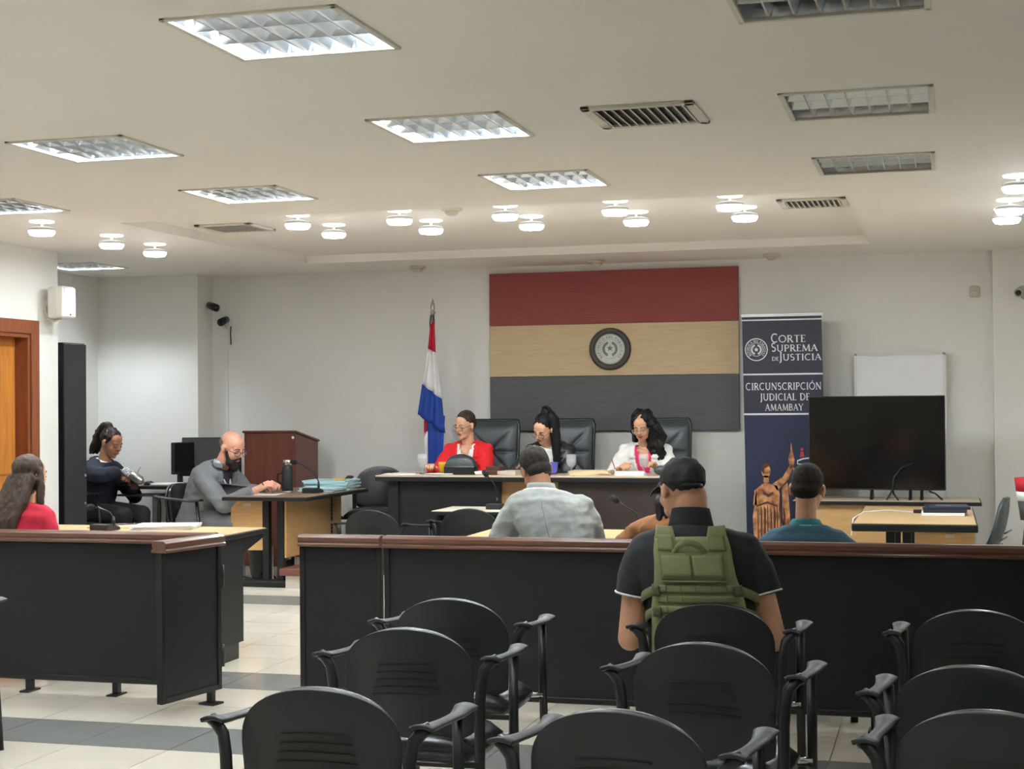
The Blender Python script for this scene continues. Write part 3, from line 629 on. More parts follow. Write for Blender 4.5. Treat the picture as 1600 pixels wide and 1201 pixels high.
# ------------------------------------------------------------------ visitor chair
def chair_outline(z):
    if z < 0.66: return 0.226+0.008*(z-0.44)/0.22-0.05*max(0, (0.5-z)/0.06)**2
    t = (z-0.66)/0.172; return 0.234*max(0.1, 1-t**2.6)**0.5
def back_grid(n=10, c=28):
    """rows rise to a domed top edge, so that the outline stays smooth"""
    g = []
    for i in range(n+1):
        v = i/n; row = []
        for j in range(c+1):
            u = sin(pi/2*(-1+2*j/c)); zt = 0.66+0.172*max(0.0, 1-u*u)**(1/2.6); zb = 0.44+0.03*abs(u)**6; z = zb+(zt-zb)*v
            x = u*(0.226+0.008*v); row.append((x, -0.20-0.13*(z-0.45)+0.75*x*x, z))
        g.append(row)
    return g
def visitor_chair(label, loc, rz):
    t = thing('visitor_chair', label, 'chair', loc, rz, 'black visitor chairs with arms')
    MB().sheet(back_grid(), 0.018).build('backrest', BLACKPLASTIC, t, True, bevel=0.006)
    g = [[(p[0]*0.93, p[1]+0.022, 0.46+(p[2]-0.44)*0.95) for p in r] for r in back_grid()]
    MB().sheet(g, -0.0+0.02).build('back_pad', BLACKVINYL, t, True, bevel=0.006)
    for k in range(5):
        z = 0.70-0.026*k; w = 0.10+0.006*k; m = MB()
        m.sheet([[(w*(-1+2*j/10), -0.2035-0.13*(zz-0.45)+0.75*(w*(-1+2*j/10))**2-0.0175+0.0145, zz+0.006*(1-(-1+2*j/10)**2)) for j in range(11)] for zz in (z, z+0.005)], 0.004)
        m.build('vent_slot_shade', DARKSLOT, t)  # dark raised strip stands in for the shade of a groove
    rows = []
    for i in range(9):
        v = i/8; y = -0.2+0.46*v; w = 0.242+0.01*sin(pi*v)-0.05*max(0, (v-0.85)/0.15)**2-0.03*max(0, (0.1-v)/0.1)**2
        rows.append([(w*(-1+2*j/10), y, 0.405+0.06*(1-abs(-1+2*j/10)**4)+0.006*sin(pi*v)-0.035*max(0, (v-0.75)/0.25)**2) for j in range(11)])
    m = MB(); top = rows; bot = [[(p[0]*0.97, p[1], 0.375) for p in r] for r in rows]
    C = 11; R = 9; vs = [p for r in top for p in r]+[p for r in bot for p in r]; fs = []; N = R*C
    for i in range(R-1):
        for j in range(C-1): a = i*C+j; fs += [(a, a+1, a+C+1, a+C), (N+a, N+a+C, N+a+C+1, N+a+1)]
    bd = list(range(C))+[i*C+C-1 for i in range(1, R)]+[(R-1)*C+j for j in range(C-2, -1, -1)]+[i*C for i in range(R-2, 0, -1)]
    for k in range(len(bd)): a, b = bd[k], bd[(k+1) % len(bd)]; fs.append((a, b, N+b, N+a))
    m.add(vs, fs); m.build('seat', BLACKVINYL, t, True)
    for s in (-1, 1):
        m = MB(); m.tube([(s*0.262, -0.27, 0.0), (s*0.262, -0.235, 0.3), (s*0.262, -0.225, 0.58), (s*0.266, -0.222, 0.64), (s*0.276, -0.216, 0.695), (s*0.3, -0.21, 0.725), (s*0.318, -0.2, 0.732)], 0.014, 8, 1.35); m.build('rear_leg', BLACKMETAL, t, True)
        m = MB(); m.tube([(s*0.285, 0.24, 0.0), (s*0.285, 0.2, 0.4), (s*0.29, 0.17, 0.695)], 0.013, 8, 1.35); m.build('front_leg', BLACKMETAL, t, True)
        rows = []
        for i in range(11):
            v = i/10; y = -0.235+0.46*v; hw = 0.022+0.016*abs(2*v-1)**2.5; z = 0.735-0.035*v-0.006*sin(pi*v)+0.012*max(0, v-0.8)/0.2+0.004*max(0, 0.15-v)/0.15
            rows.append([(s*0.302+hw*(-1+2*j/6), y, z+0.01*(1-(-1+2*j/6)**2)) for j in range(7)])
        MB().sheet(rows, 0.014).build('armrest', BLACKPLASTIC, t, True, bevel=0.004)
        MB().cone((s*0.2, 0.17, 0.385), (s*0.287, 0.19, 0.385), 0.011, 0.011, 8).build('seat_bolt', CHROME, t, True)
    MB().cone((-0.26, -0.238, 0.375), (0.26, -0.238, 0.375), 0.011, 0.011, 8).build('crossbar', BLACKMETAL, t, True); MB().cone((-0.285, 0.19, 0.375), (0.285, 0.19, 0.375), 0.011, 0.011, 8).build('crossbar', BLACKMETAL, t, True)
    return t
# (label, x, y of chair centre, turn)
CH = [('black armchair nearest the viewer at lower left', -1.66, 4.11, 2), ('black armchair behind the nearest left one, middle of the left file', -1.80, 5.22, 3), ('black armchair at the head of the left file, just before the rail', -1.90, 6.02, 2),
      ('black armchair the guard sits in', -0.85, 6.08, -1), ('black armchair right behind the guard chair, middle of the centre file', -0.735, 5.12, -4), ('black armchair at bottom centre of the picture, only top visible', -0.785, 4.0, -4),
      ('black armchair at right, closest to the rail, cut by the frame', 0.125, 6.1, -3), ('black armchair at right, middle of the right file', 0.10, 4.86, -5), ('black armchair at bottom right corner, only top visible', 0.125, 4.2, -5),
      ('black armchair of which only an arm shows at the left frame edge', -4.56, 6.06, 0),
      ('black armchair under the long-haired woman in red', -5.53, 8.3, 0), ('black armchair under the man in the pale grey suit', -2.2, 8.72, 4), ('black armchair under the man in the teal polo shirt', -0.7, 8.12, 0),
      ('black armchair under the person in the brown jacket', -1.5, 8.75, 0), ('empty black armchair before the small centre table, right one', -3.36, 11.06, -5), ('empty black armchair before the small centre table, left one', -4.02, 10.8, -10),
      ('black armchair under the bearded man', -6.17, 12.0, -97), ('black armchair under the woman in navy', -7.66, 12.85, -90),
      ('empty black armchair standing left of the judges bench', -5.05, 13.3, 186)]
chair0 = None
for lab, x, y, dg in CH:
    z = 0.11 if ('bearded' in lab or 'navy' in lab) else (0.2 if 'judges' in lab else 0.0)
    if chair0 is None: chair0 = visitor_chair(lab, (x, y, z), radians(dg))
    else: copy_tree(chair0, (x, y, z), radians(dg), lab)

# ------------------------------------------------------------------ judges' leather chairs
def exec_chair(label, x, y, rz=pi):
    t = thing('leather_chair', label, 'chair', (x, y, 0.27), rz, 'tall leather chairs behind the bench')
    g = []; R, C = 60, 46
    for i in range(R+1):
        v = i/R; z = 0.5+0.685*v; row = []
        for j in range(C+1):
            u = -1+2*j/C; w = 0.245*(1-0.12*max(0, 0.25-v)/0.25); ww = w*(1 if v < 0.9 else sqrt(max(0.0, 1-((v-0.9)/0.1)**2*0.12)))
            x_ = u*ww
            puff = 0.05*(1-abs(u)**5)*(1-abs(2*v-1)**8)
            bz = 0.5+0.685*0.58; dx, dz = x_, z-bz; r = sqrt(dx*dx+dz*dz)
            puff -= 0.04*math.exp(-(r/0.03)**2)
            for a in (45, 135, 0):
                ca, sa = cos(radians(a)), sin(radians(a)); dist = abs(-dx*sa+dz*ca)
                if r < 0.3: puff -= 0.024*math.exp(-(dist/0.014)**2)*(1-r/0.3)
            puff -= 0.014*math.exp(-((z-0.66)/0.012)**2)
            row.append((x_, -0.2-0.16*(z-0.5)+puff, z))
        g.append(row)
    MB().sheet(g, -0.06).build('backrest', LEATHER, t, True)
    edge = [(g[i][0][0], g[i][0][1]-0.02, g[i][0][2]) for i in range(0, R, 4)]+[(p[0], p[1]-0.02, p[2]) for p in g[R]]+[(g[i][C][0], g[i][C][1]-0.02, g[i][C][2]) for i in range(R, -1, -4)]
    MB().tube(edge, 0.017, 8).build('piping', BLACKVINYL, t, True)
    MB().box((0, 0.05, 0.45), (0.5, 0.5, 0.11)).build('seat', LEATHER, t, True, bevel=0.04, seg=3)
    for s in (-1, 1):
        MB().tube([(s*0.27, -0.16, 0.46), (s*0.29, -0.14, 0.6), (s*0.29, 0.0, 0.65), (s*0.29, 0.12, 0.62), (s*0.28, 0.14, 0.46)], 0.018, 8).build('armrest', BLACKPLASTIC, t, True)
    MB().cone((0, 0, 0.08), (0, 0, 0.42), 0.03, 0.03, 12).build('gas_column', BLACKMETAL, t, True)
    for k in range(5):
        a = 2*pi*k/5; MB().tube([(0, 0, 0.1), (0.28*cos(a), 0.28*sin(a), 0.06), (0.29*cos(a), 0.29*sin(a), 0.0)], 0.02, 8).build('base_arm', BLACKMETAL, t, True)
    return t
e0 = exec_chair('tall black leather chair behind the judge in red', -4.0, 13.3)
copy_tree(e0, (-3.29, 13.3, 0.27), pi, 'tall black leather chair behind the judge in black')
copy_tree(e0, (-2.41, 13.3, 0.27), pi, 'tall black leather chair behind the judge in white')

# ------------------------------------------------------------------ bench and tables
bz = 1.012
b = thing('judges_bench', 'long black judges bench with pale wooden top and tan middle panel', 'bench', (-3.3, 12.2, 0.27))
def B_(x0, x1, y0, y1, z0, z1): return MB().bb(x0+3.3, x1+3.3, y0-12.2, y1-12.2, z0-0.27, z1-0.27)
B_(-4.63, -1.92, 12.2, 12.86, bz-0.014, bz).build('top', PALETOP, b, bevel=0.004)
B_(-4.63, -1.92, 12.195, 12.86, bz-0.05, bz-0.015).build('top_edge', BLACKBOARD, b, bevel=0.004)
B_(-4.53, -4.44, 12.24, 12.8, 0.27, bz-0.05).build('end_panel', BLACKBOARD, b)
B_(-2.05, -1.96, 12.24, 12.8, 0.27, bz-0.05).build('end_panel', BLACKBOARD, b)
B_(-4.44, -3.55, 12.27, 12.3, 0.27, bz-0.05).build('front_panel', BLACKBOARD, b)
B_(-3.05, -2.05, 12.27, 12.3, 0.27, bz-0.05).build('front_panel', mat('dark_brown_laminate', (52, 42, 40), 0.4, var=0.1), b)
B_(-3.55, -3.05, 12.32, 12.34, 0.27, bz-0.05).build('middle_panel', TANWOOD, b)

def table(name, label, x0, x1, y0, y1, zf, zt, top=TANTOP, edge=BLACKBOARD, modesty=None, side=None, legs='post'):
    cx, cy = (x0+x1)/2, (y0+y1)/2; t = thing(name, label, 'table', (cx, cy, zf)); hx, hy, h = (x1-x0)/2, (y1-y0)/2, zt-zf
    MB().bb(-hx+0.012, hx-0.012, -hy+0.012, hy-0.012, h-0.006, h).build('top', top, t)
    MB().bb(-hx, hx, -hy, hy, h-0.035, h-0.005).build('top_edge', edge, t, bevel=0.005)
    return t, hx, hy, h
# bearded man's table
t, hx, hy, h = table('desk', 'dark-edged desk with tan panels where the bearded man writes', -5.74, -4.98, 11.56, 12.95, 0.11, 0.862, BROWNTOP)
m = MB(); m.bb(0.06, 0.115, -hy+0.12, -hy+0.18, 0.06, h-0.035); m.build('leg', BLACKMETAL, t)
m = MB(); m.bb(-0.07, -0.015, -hy+0.12, -hy+0.18, 0.06, h-0.035); m.build('leg', BLACKMETAL, t)
MB().bb(-0.25, 0.3, -hy+0.08, -hy+0.22, 0, 0.06).build('foot', BLACKMETAL, t, bevel=0.02)
m = MB(); m.bb(0.06, 0.115, hy-0.18, hy-0.12, 0.06, h-0.035); m.build('leg', BLACKMETAL, t)
MB().bb(-0.25, 0.3, hy-0.22, hy-0.08, 0, 0.06).build('foot', BLACKMETAL, t, bevel=0.02)
MB().bb(0.118, 0.135, -hy+0.14, 0.4, 0.24, h-0.04).build('modesty_panel', TANWOOD, t)
MB().bb(0.118, 0.135, 0.43, hy-0.05, 0.24, h-0.04).build('modesty_panel', TANWOOD, t)
m = MB()
for i in range(14): m.ell((0.14, 0.415, h-0.04-0.03*i), (0.008, 0.012, 0.016), nu=8, nv=5)
m.build('cable_chain', DARKSLOT, t)
MB().bb(-0.36, -0.02, -hy+0.13, -hy+0.15, 0.3, h-0.04).build('drawer_front', TANWOOD, t)
MB().bb(-0.24, -0.17, -hy+0.118, -hy+0.13, h-0.085, h-0.06).build('label_plate', OFFPLASTIC, t)
# woman's desk
t, hx, hy, h = table('desk', 'dark computer desk with tan side panel in the alcove', -7.5, -6.62, 12.9, 13.55, 0.11, 0.872, BROWNTOP)
MB().bb(0.1, 0.13, -hy+0.02, -hy+0.5, 0, h-0.035).build('side_panel', BLACKMETAL, t)
MB().bb(0.135, 0.36, -hy+0.03, -hy+0.05, 0.05, h-0.04).build('front_panel', TANWOOD, t)
MB().bb(-0.09, -0.045, -hy+0.06, -hy+0.1, 0, h-0.1).build('leg', STEEL, t); MB().bb(0.05, 0.1, -hy+0.06, -hy+0.1, 0, h-0.04).build('leg', BLACKMETAL, t)
MB().bb(-0.44, 0.0, -hy+0.02, -hy+0.25, h-0.105, h-0.085).build('keyboard_tray', SCREENGREY, t, bevel=0.006)
MB().bb(0.38, 0.42, hy-0.3, hy-0.05, 0, h-0.035).build('leg', BLACKMETAL, t)
# table before the long-haired woman
t, hx, hy, h = table('table', 'tan-topped table in front of the long-haired woman', -6.35, -4.31, 8.55, 9.36, 0, 0.80)
for s in (-1, 1):
    MB().bb(s*(hx-0.035)-0.015, s*(hx-0.035)+0.015, -hy+0.02, -hy+0.47, 0.1, h-0.035).build('end_panel', BLACKBOARD, t); MB().prism([(-hy+0.47, h-0.14), (hy-0.03, h-0.06), (hy-0.03, h-0.036), (-hy+0.47, h-0.036)], s*(hx-0.035)-0.015, s*(hx-0.035)+0.015, 'X').build('bracket', BLACKMETAL, t)
for s in (-1, 1): MB().bb(s*(hx-0.035)-0.015, s*(hx-0.035)+0.015, -hy+0.06, -hy+0.4, 0, 0.1).build('foot', BLACKMETAL, t)
MB().bb(-hx+0.06, hx-0.06, -hy+0.42, -hy+0.44, 0.25, h-0.035).build('modesty_panel', TANWOOD, t)
# small centre table
t, hx, hy, h = table('table', 'pale-topped table before the bench with a microphone on it', -3.88, -2.72, 11.42, 11.98, 0, 0.772, mat('white_top', (226, 216, 196), 0.35))
for sx_ in (-1, 1):
    for sy in (-1, 1): MB().bb(sx_*(hx-0.07)-0.025, sx_*(hx-0.07)+0.025, sy*(hy-0.07)-0.025, sy*(hy-0.07)+0.025, 0, h-0.035).build('leg', BLACKMETAL, t)
MB().bb(-hx+0.07, hx-0.07, hy-0.09, hy-0.07, 0.3, h-0.035).build('modesty_panel', BLACKBOARD, t)
# lawyer's table
t, hx, hy, h = table('table', 'tan-topped table in front of the man in the pale grey suit', -2.95, -1.42, 9.3, 10.05, 0, 0.762)
for sx_ in (-1, 1): MB().bb(sx_*(hx-0.1)-0.02, sx_*(hx-0.1)+0.02, -hy+0.05, hy-0.05, 0, h-0.035).build('end_panel', BLACKBOARD, t)
# television table
t, hx, hy, h = table('table', 'long black-edged table carrying the television', -1.2, 0.3, 12.8, 13.4, 0, 0.792, PALETOP)
MB().bb(-hx+0.05, hx-0.25, -hy+0.05, -hy+0.07, 0.2, h-0.035).build('modesty_panel', TANWOOD, t)
for sx_ in (-1, 1): MB().bb(sx_*(hx-0.2)-0.03, sx_*(hx-0.2)+0.03, -hy+0.1, hy-0.1, 0, h-0.035).build('end_panel', BLACKMETAL, t)
# right table
t, hx, hy, h = table('desk', 'tan desk with thick black edge and navy books at far right', -0.6, 0.225, 10.66, 12.45, 0, 0.775)
MB().bb(-hx, hx, -hy-0.002, -hy+0.05, h-0.055, h-0.004).build('front_edge', BLACKBOARD, t, bevel=0.008)
for x_ in (-0.16, -0.05): MB().bb(x_-0.03, x_+0.03, -hy+0.12, -hy+0.18, 0.05, h-0.035).build('leg', BLACKMETAL, t)
MB().bb(-0.3, 0.1, -hy+0.08, -hy+0.22, 0, 0.05).build('foot', BLACKMETAL, t, bevel=0.015)
for x_ in (-0.16, -0.05): MB().bb(x_-0.03, x_+0.03, hy-0.18, hy-0.12, 0.05, h-0.035).build('leg', BLACKMETAL, t)
MB().bb(-0.3, 0.1, hy-0.22, hy-0.08, 0, 0.05).build('foot', BLACKMETAL, t, bevel=0.015)
MB().bb(0.0, hx-0.02, -hy+0.1, -hy+0.118, 0.3, h-0.05).build('drawer_front', TANWOOD, t)
MB().bb(0.2, 0.26, -hy+0.088, -hy+0.1, h-0.095, h-0.072).build('label_plate', OFFPLASTIC, t)
# lectern
l = thing('lectern', 'reddish-brown wooden lectern standing behind the bearded man', 'lectern', (-6.05, 13.42, 0.11))
prof = [(-0.26, 0.0), (0.26, 0.0), (0.26, 1.19), (-0.26, 1.24)]
for x_ in (-0.26, 0.235): MB().prism([(-0.24, 0), (0.3, 0), (0.3, 1.15), (-0.24, 1.245)], x_, x_+0.025, 'X').build('side_panel', REDWOOD, l, bevel=0.004)
MB().bb(-0.235, 0.235, -0.24, -0.215, 0.0, 1.24).build('front_panel', REDWOOD, l)
m = MB(); m.prism([(-0.25, 1.248), (0.31, 1.15), (0.31, 1.17), (-0.25, 1.268)], -0.275, 0.275, 'X'); m.build('sloped_top', REDWOOD, l, bevel=0.004)
MB().ell((0.245, -0.26, 1.2), (0.014, 0.008, 0.014)).build('badge', WHITEPLASTIC, l, True)
# black cabinet
cb = thing('metal_cabinet', 'tall dark grey metal cabinet beside the left pillar', 'cabinet', (-7.545, 11.63, 0.11))
MB().bb(-0.4, 0.39, -0.17, 0.17, 0.08, 2.05).build('body', BLACKMETAL, cb, bevel=0.004)
MB().bb(-0.39, 0.38, -0.16, 0.16, 0.0, 0.08).build('plinth', BLACKMETAL, cb)
MB().bb(0.39, 0.405, -0.17, 0.17, 0.1, 2.04).build('door', mat('cabinet_grey', (52, 55, 58), 0.45), cb, bevel=0.003)
for z in (0.91, 0.67): MB().ell((0.41, 0.14, z), (0.008, 0.012, 0.012)).build('rivet', STEEL, cb, True)

# shell chair tucked under the far right desk
sc_ = thing('shell_chair', 'dark grey moulded chair leaning back beside the desk at far right', 'chair', (0.2, 11.45, 0), radians(80))
g = []
for i in range(13):
    v = i/12; z = 0.46+0.45*v; w = 0.2*(1-0.25*v*v)*(1 if v < 0.85 else sqrt(max(0.1, 1-((v-0.85)/0.17)**2)))
    g.append([(w*(-1+2*j/10), -0.13-0.13*v-0.03*sin(pi*v)+0.5*(w*(-1+2*j/10))**2*2, z) for j in range(11)])
MB().sheet(g, 0.03).build('back_shell', mat('grey_plastic', (58, 66, 68), 0.3), sc_, True)
g = [[(0.21*(-1+2*j/8), -0.16+0.4*i/6, 0.45-0.015*sin(pi*i/6)+0.02*(-1+2*j/8)**2) for j in range(9)] for i in range(7)]
MB().sheet(g, 0.02).build('seat_shell', MATS['grey_plastic'], sc_, True)
for a_ in (-1, 1):
    for b_, y_ in ((-0.22, -0.12), (0.22, 0.17)): MB().cone((a_*0.17, y_, 0.45), (a_*0.2, b_, 0), 0.013, 0.011, 8).build('leg', BLACKMETAL, sc_, True)
for k in range(4): MB().cone((-0.16+0.0*k, -0.155-0.03*k, 0.52+0.05*k), (0.16, -0.155-0.03*k, 0.52+0.05*k), 0.006, 0.006, 6).build('rib', MATS['grey_plastic'], sc_, True)
# ------------------------------------------------------------------ people
def skin(name, c): return mat(name, c, 0.5, var=0.05, vscale=18, bump=0.04, bscale=150)
SK_LIGHT = skin('skin_light', (222, 172, 142)); SK_MID = skin('skin_mid', (210, 158, 128)); SK_TAN = skin('skin_tan', (176, 124, 94)); SK_PINK = skin('skin_pink', (214, 158, 134))
LIP = mat('lips', (150, 70, 66), 0.4); LIPN = mat('lips_natural', (170, 104, 90), 0.45); LASH = mat('eyelash_dark', (40, 28, 24), 0.6); EYEW = mat('eye_white', (225, 222, 216), 0.3)
def hairmat(name, c): return mat(name, c, 0.5, var=0.35, vscale=26, stretch=(3, 3, 0.35), bump=0.4, bscale=60, spec=0.25)
H_BLACK = hairmat('hair_black', (24, 23, 25)); H_BROWN = hairmat('hair_brown', (62, 48, 40)); H_DARK = hairmat('hair_dark_brown', (44, 34, 32)); H_LONG = hairmat('hair_long_brown', (70, 56, 48)); H_SHORT = mat('hair_short', (54, 49, 45), 0.75, var=0.3, vscale=60, bump=0.3, bscale=200, spec=0.15); H_STUB = hairmat('hair_stubble', (120, 100, 86)); H_BEARD = hairmat('beard', (38, 32, 32))
def cloth(name, c, rough=0.85, bump=0.25): return mat(name, c, rough, var=0.08, vscale=9, bump=bump, bscale=22)
C_RED = cloth('red_suiting', (226, 34, 42)); C_WHITE = cloth('white_suiting', (232, 230, 226)); C_SHIRT = cloth('white_shirt', (230, 230, 228)); C_PINK = cloth('pink_knit', (220, 52, 104)); C_BLKJ = mat('black_leather_jacket', (30, 33, 36), 0.38, var=0.15, bump=0.3, bscale=25)
C_GREY = cloth('grey_suiting', (112, 116, 120)); C_NAVY = cloth('navy_sweater', (28, 32, 48)); C_TROUSER = cloth('dark_trousers', (34, 35, 40)); C_PALE = cloth('pale_grey_suiting', (168, 172, 168)); C_TEAL = cloth('teal_polo', (46, 84, 102)); C_TEALC = cloth('teal_collar', (52, 116, 124)); C_BROWNJ = cloth('brown_suede', (150, 98, 56)); C_BLACKT = cloth('black_polo', (27, 28, 32)); C_CRIMSON = cloth('crimson_top', (200, 36, 62)); C_OLIVE = cloth('olive_nylon', (140, 144, 102), 0.8, 0.15); C_OLIVED = cloth('olive_dark', (122, 128, 88), 0.8, 0.15); C_CAP = cloth('cap_black', (36, 36, 37), 0.8, 0.3); C_DARKSHIRT = cloth('dark_shirt', (50, 48, 58))
GLASSF = mat('glasses_frame', (62, 38, 30), 0.3); GLASSL = mat('glasses_lens', (235, 240, 242), 0.05, alpha=0.1, var=0.0)

class Person:
    """seated figure; local +Y is forward, +X is the figure's right"""
    SECT = [(0.0, .165, .115), (0.08, .175, .125), (0.3, .155, .112), (0.5, .16, .118), (0.68, .178, .122), (0.82, .19, .112), (0.92, .165, .085), (1.0, .085, .062)]
    def __init__(s, name, label, loc, rz, sc=1.0, seat=0.45, a0=5, a1=15, side=0.0, head=(0, 0, 0), hs=1.0, wide=1.0, neck=0.085, group=None, head_off=(0, 0, 0)):
        s.t = thing(name, label, 'person', loc, rz); s.sc = sc; s.wide = wide; L = 0.53*sc; n = 16
        s.spine = [Vector((0, 0, seat))]; s.ang = [radians(a0)]
        for i in range(n):
            a = radians(a0+(a1-a0)*(i+.5)/n); s.spine.append(s.spine[-1]+Vector((side*(2*i+1)/n/n, sin(a), cos(a)))*Vector((1, 1, 1)).x*L/n if False else s.spine[-1]+Vector((side*(2*i+1)/n/n, sin(a)*L/n, cos(a)*L/n))); s.ang.append(a)
        s.seat = seat; s.L = L
        top = s.spine[-1]; a = radians(a1)*0.8+radians(head[1])*0.25
        s.nb = top+Vector((0, -sin(a)*0.02, -cos(a)*0.02)); s.nt = top+Vector((0, sin(a)*neck*sc, cos(a)*neck*sc))
        s.R = Matrix.Rotation(radians(head[0]), 3, 'Z') @ Matrix.Rotation(-radians(head[1]), 3, 'X') @ Matrix.Rotation(radians(head[2]), 3, 'Y')
        s.hs = hs*sc; s.hc = s.nt+s.R @ Vector((0, 0.022, 0.072))*s.hs+Vector(head_off)
        s.sh = {}
        k = int(0.85*n); fw = s.fwd(k)
        for sd in (1, -1): s.sh[sd] = s.spine[k]+Vector((sd*0.168*sc*wide, 0, 0))+fw*0.0
        s.arms = {}; s.legs = {}
        for sd in (1, -1):
            hip = Vector((sd*0.09*sc, 0.02, seat+0.07)); kn = Vector((sd*0.12*sc, 0.43*sc, seat+0.05)); an = Vector((sd*0.12*sc, 0.46*sc, 0.08)); s.legs[sd] = (hip, kn, an)
    def fwd(s, k): a = s.ang[k]; return Vector((0, cos(a), -sin(a)))
    def arm(s, sd, wrist, pole=(0.5, -0.3, -0.6), la=0.29, lb=0.255, palm=(0, 0, -1), curl=35, hdir=None):
        S = s.sh[sd]; Wr = Vector(wrist); la *= s.sc; lb *= s.sc; d = Wr-S; D = min(d.length, (la+lb)*0.995); dn = d.normalized(); Wr = S+dn*D
        x = (la*la-lb*lb+D*D)/(2*D); h = sqrt(max(la*la-x*x, 0)); p = Vector((pole[0]*sd, pole[1], pole[2])); p = (p-dn*p.dot(dn)).normalized()
        E_ = S+dn*x+p*h; s.arms[sd] = (S, E_, Wr, Vector(palm), curl, Vector(hdir) if hdir else None); return s
    def torso(s, mb, inf=0.0, t0=0.0, t1=1.0, flat_top=False):
        n = len(s.spine)-1; rings = []; M_ = 26
        for i in range(0, 33):
            t = t0+(t1-t0)*i/32; f = t*n; k = min(int(f), n-1); c = s.spine[k].lerp(s.spine[k+1], f-k); a = s.ang[min(k+1, n)]
            for q in range(len(s.SECT)-1):
                if s.SECT[q][0] <= t <= s.SECT[q+1][0]+1e-9:
                    u = (t-s.SECT[q][0])/(s.SECT[q+1][0]-s.SECT[q][0]); u = u*u*(3-2*u); w = s.SECT[q][1]*(1-u)+s.SECT[q+1][1]*u; d = s.SECT[q][2]*(1-u)+s.SECT[q+1][2]*u; break
            w = w*s.sc*s.wide+inf; d = d*s.sc*(0.5+0.5*s.wide)+inf; fw = Vector((0, cos(a), -sin(a)))
            ring = []
            for j in range(M_):
                th = 2*pi*j/M_; cx, sy = cos(th), sin(th); e = 0.8
                ring.append(c+Vector((1, 0, 0))*(w*abs(cx)**e*(1 if cx >= 0 else -1))+fw*(d*abs(sy)**e*(1 if sy >= 0 else -1)))
            rings.append(ring)
        mb.loft(rings); return mb
    def limbs(s, mb, inf=0.0, arm_to=1.0, arms=True, legs=True):
        c = s.sc*(0.6+0.4*s.wide)
        if arms:
            for sd, (S, E_, Wr, *_r) in s.arms.items():
                top = S+Vector((-sd*0.03, 0, 0.0))
                mb.cap(top, S.lerp(E_, 0.25), 0.062*c+inf, 0.056*c+inf); (mb.cap if arm_to >= 0.5 else mb.cone)(S.lerp(E_, 0.25), E_ if arm_to >= 0.5 else S.lerp(E_, arm_to*2), 0.056*c+inf, (0.045 if arm_to >= 0.5 else 0.056)*c+inf)
                if arm_to < 0.5: continue
                f = min(1.0, (arm_to-0.5)*2); p = E_.lerp(Wr, f)
                mb.ell(E_, (0.045*c+inf,)*3); mb.cone(E_, p, 0.045*c+inf, (0.045+(0.03-0.045)*f)*c+inf)
        if legs:
            for sd, (h, k, a) in s.legs.items():
                mb.cap(h, k, 0.085*c+inf, 0.062*c+inf); mb.cap(k, a, 0.056*c+inf, 0.042*c+inf)
        return mb
    def hand(s, mb, sd):
        S, E_, Wr, palm, curl, hdir = s.arms[sd]; k = s.sc*1.05
        d = (hdir or (Wr-E_)).normalized(); pn = (palm-d*palm.dot(d)).normalized(); side = d.cross(pn)*sd      # towards the thumb
        for c in (-0.028, -0.01, 0.01, 0.028): mb.cap(Wr+side*c*0.6*k, Wr+d*0.085*k+side*c*k, 0.016*k, 0.0135*k, 10)
        for i, (off, ln) in enumerate(((0.031, 0.072), (0.0105, 0.08), (-0.0105, 0.074), (-0.031, 0.058))):
            p = Wr+d*0.085*k+side*off*k; a = 0
            for q, fr in enumerate((0.45, 0.32, 0.23)):
                a += radians(curl)*(0.7 if q == 0 else 1.0); dd = d*cos(a)+pn*sin(a); p2 = p+dd*ln*fr*k; mb.cap(p, p2, (0.0092-0.0008*q)*k, (0.0086-0.0009*q)*k, 8); p = p2
        p = Wr+d*0.03*k+side*0.028*k; a1 = (d*0.6+side*0.75+pn*0.25).normalized(); p2 = p+a1*0.04*k; a2 = (d*0.9+side*0.15+pn*0.45).normalized(); p3 = p2+a2*0.045*k
        mb.chain([Wr+d*0.02*k+side*0.01*k, p, p2, p3], [0.016*k, 0.014*k, 0.011*k, 0.0085*k], 10)
    def head_prims(s, mb, jaw=1.0, ears=True):
        P = lambda x, y, z: s.hc+s.R @ Vector((x, y, z))*s.hs
        def E(c, r): mb.ell(P(*c), tuple(v*s.hs for v in r), s.R)
        E((0, -0.014, 0.034), (0.073, 0.092, 0.082)); E((0, 0.022, -0.022), (0.061, 0.066, 0.088)); E((0, 0.03, -0.072), (0.047*jaw, 0.048, 0.036)); E((0, 0.064, -0.094), (0.02, 0.017, 0.018))
        E((0, 0.045, 0.045), (0.056, 0.04, 0.045))
        for sd in (-1, 1):
            E((sd*0.034, 0.052, -0.03), (0.026, 0.028, 0.03)); mb.cap(P(sd*0.014, 0.083, 0.02), P(sd*0.045, 0.07, 0.021), 0.009*s.hs, 0.009*s.hs, 8)
            E((sd*0.031, 0.072, 0.0), (0.015, 0.012, 0.01))
            if ears: E((sd*0.075, -0.008, -0.004), (0.011, 0.02, 0.032)); E((sd*0.079, -0.016, 0.006), (0.008, 0.014, 0.02))
            E((sd*0.011, 0.094, -0.026), (0.0085, 0.009, 0.007))
        mb.cap(P(0, 0.086, 0.012), P(0, 0.106, -0.02), 0.0085*s.hs, 0.0115*s.hs, 10); E((0, 0.084, -0.053), (0.024, 0.012, 0.0085)); E((0, 0.081, -0.063), (0.02, 0.012, 0.0085))
        mb.cap(s.nb, s.nt+s.R @ Vector((0, -0.005, 0.03))*s.hs, 0.056*s.sc*(0.6+0.4*s.wide), 0.053*s.sc*(0.6+0.4*s.wide)); return mb
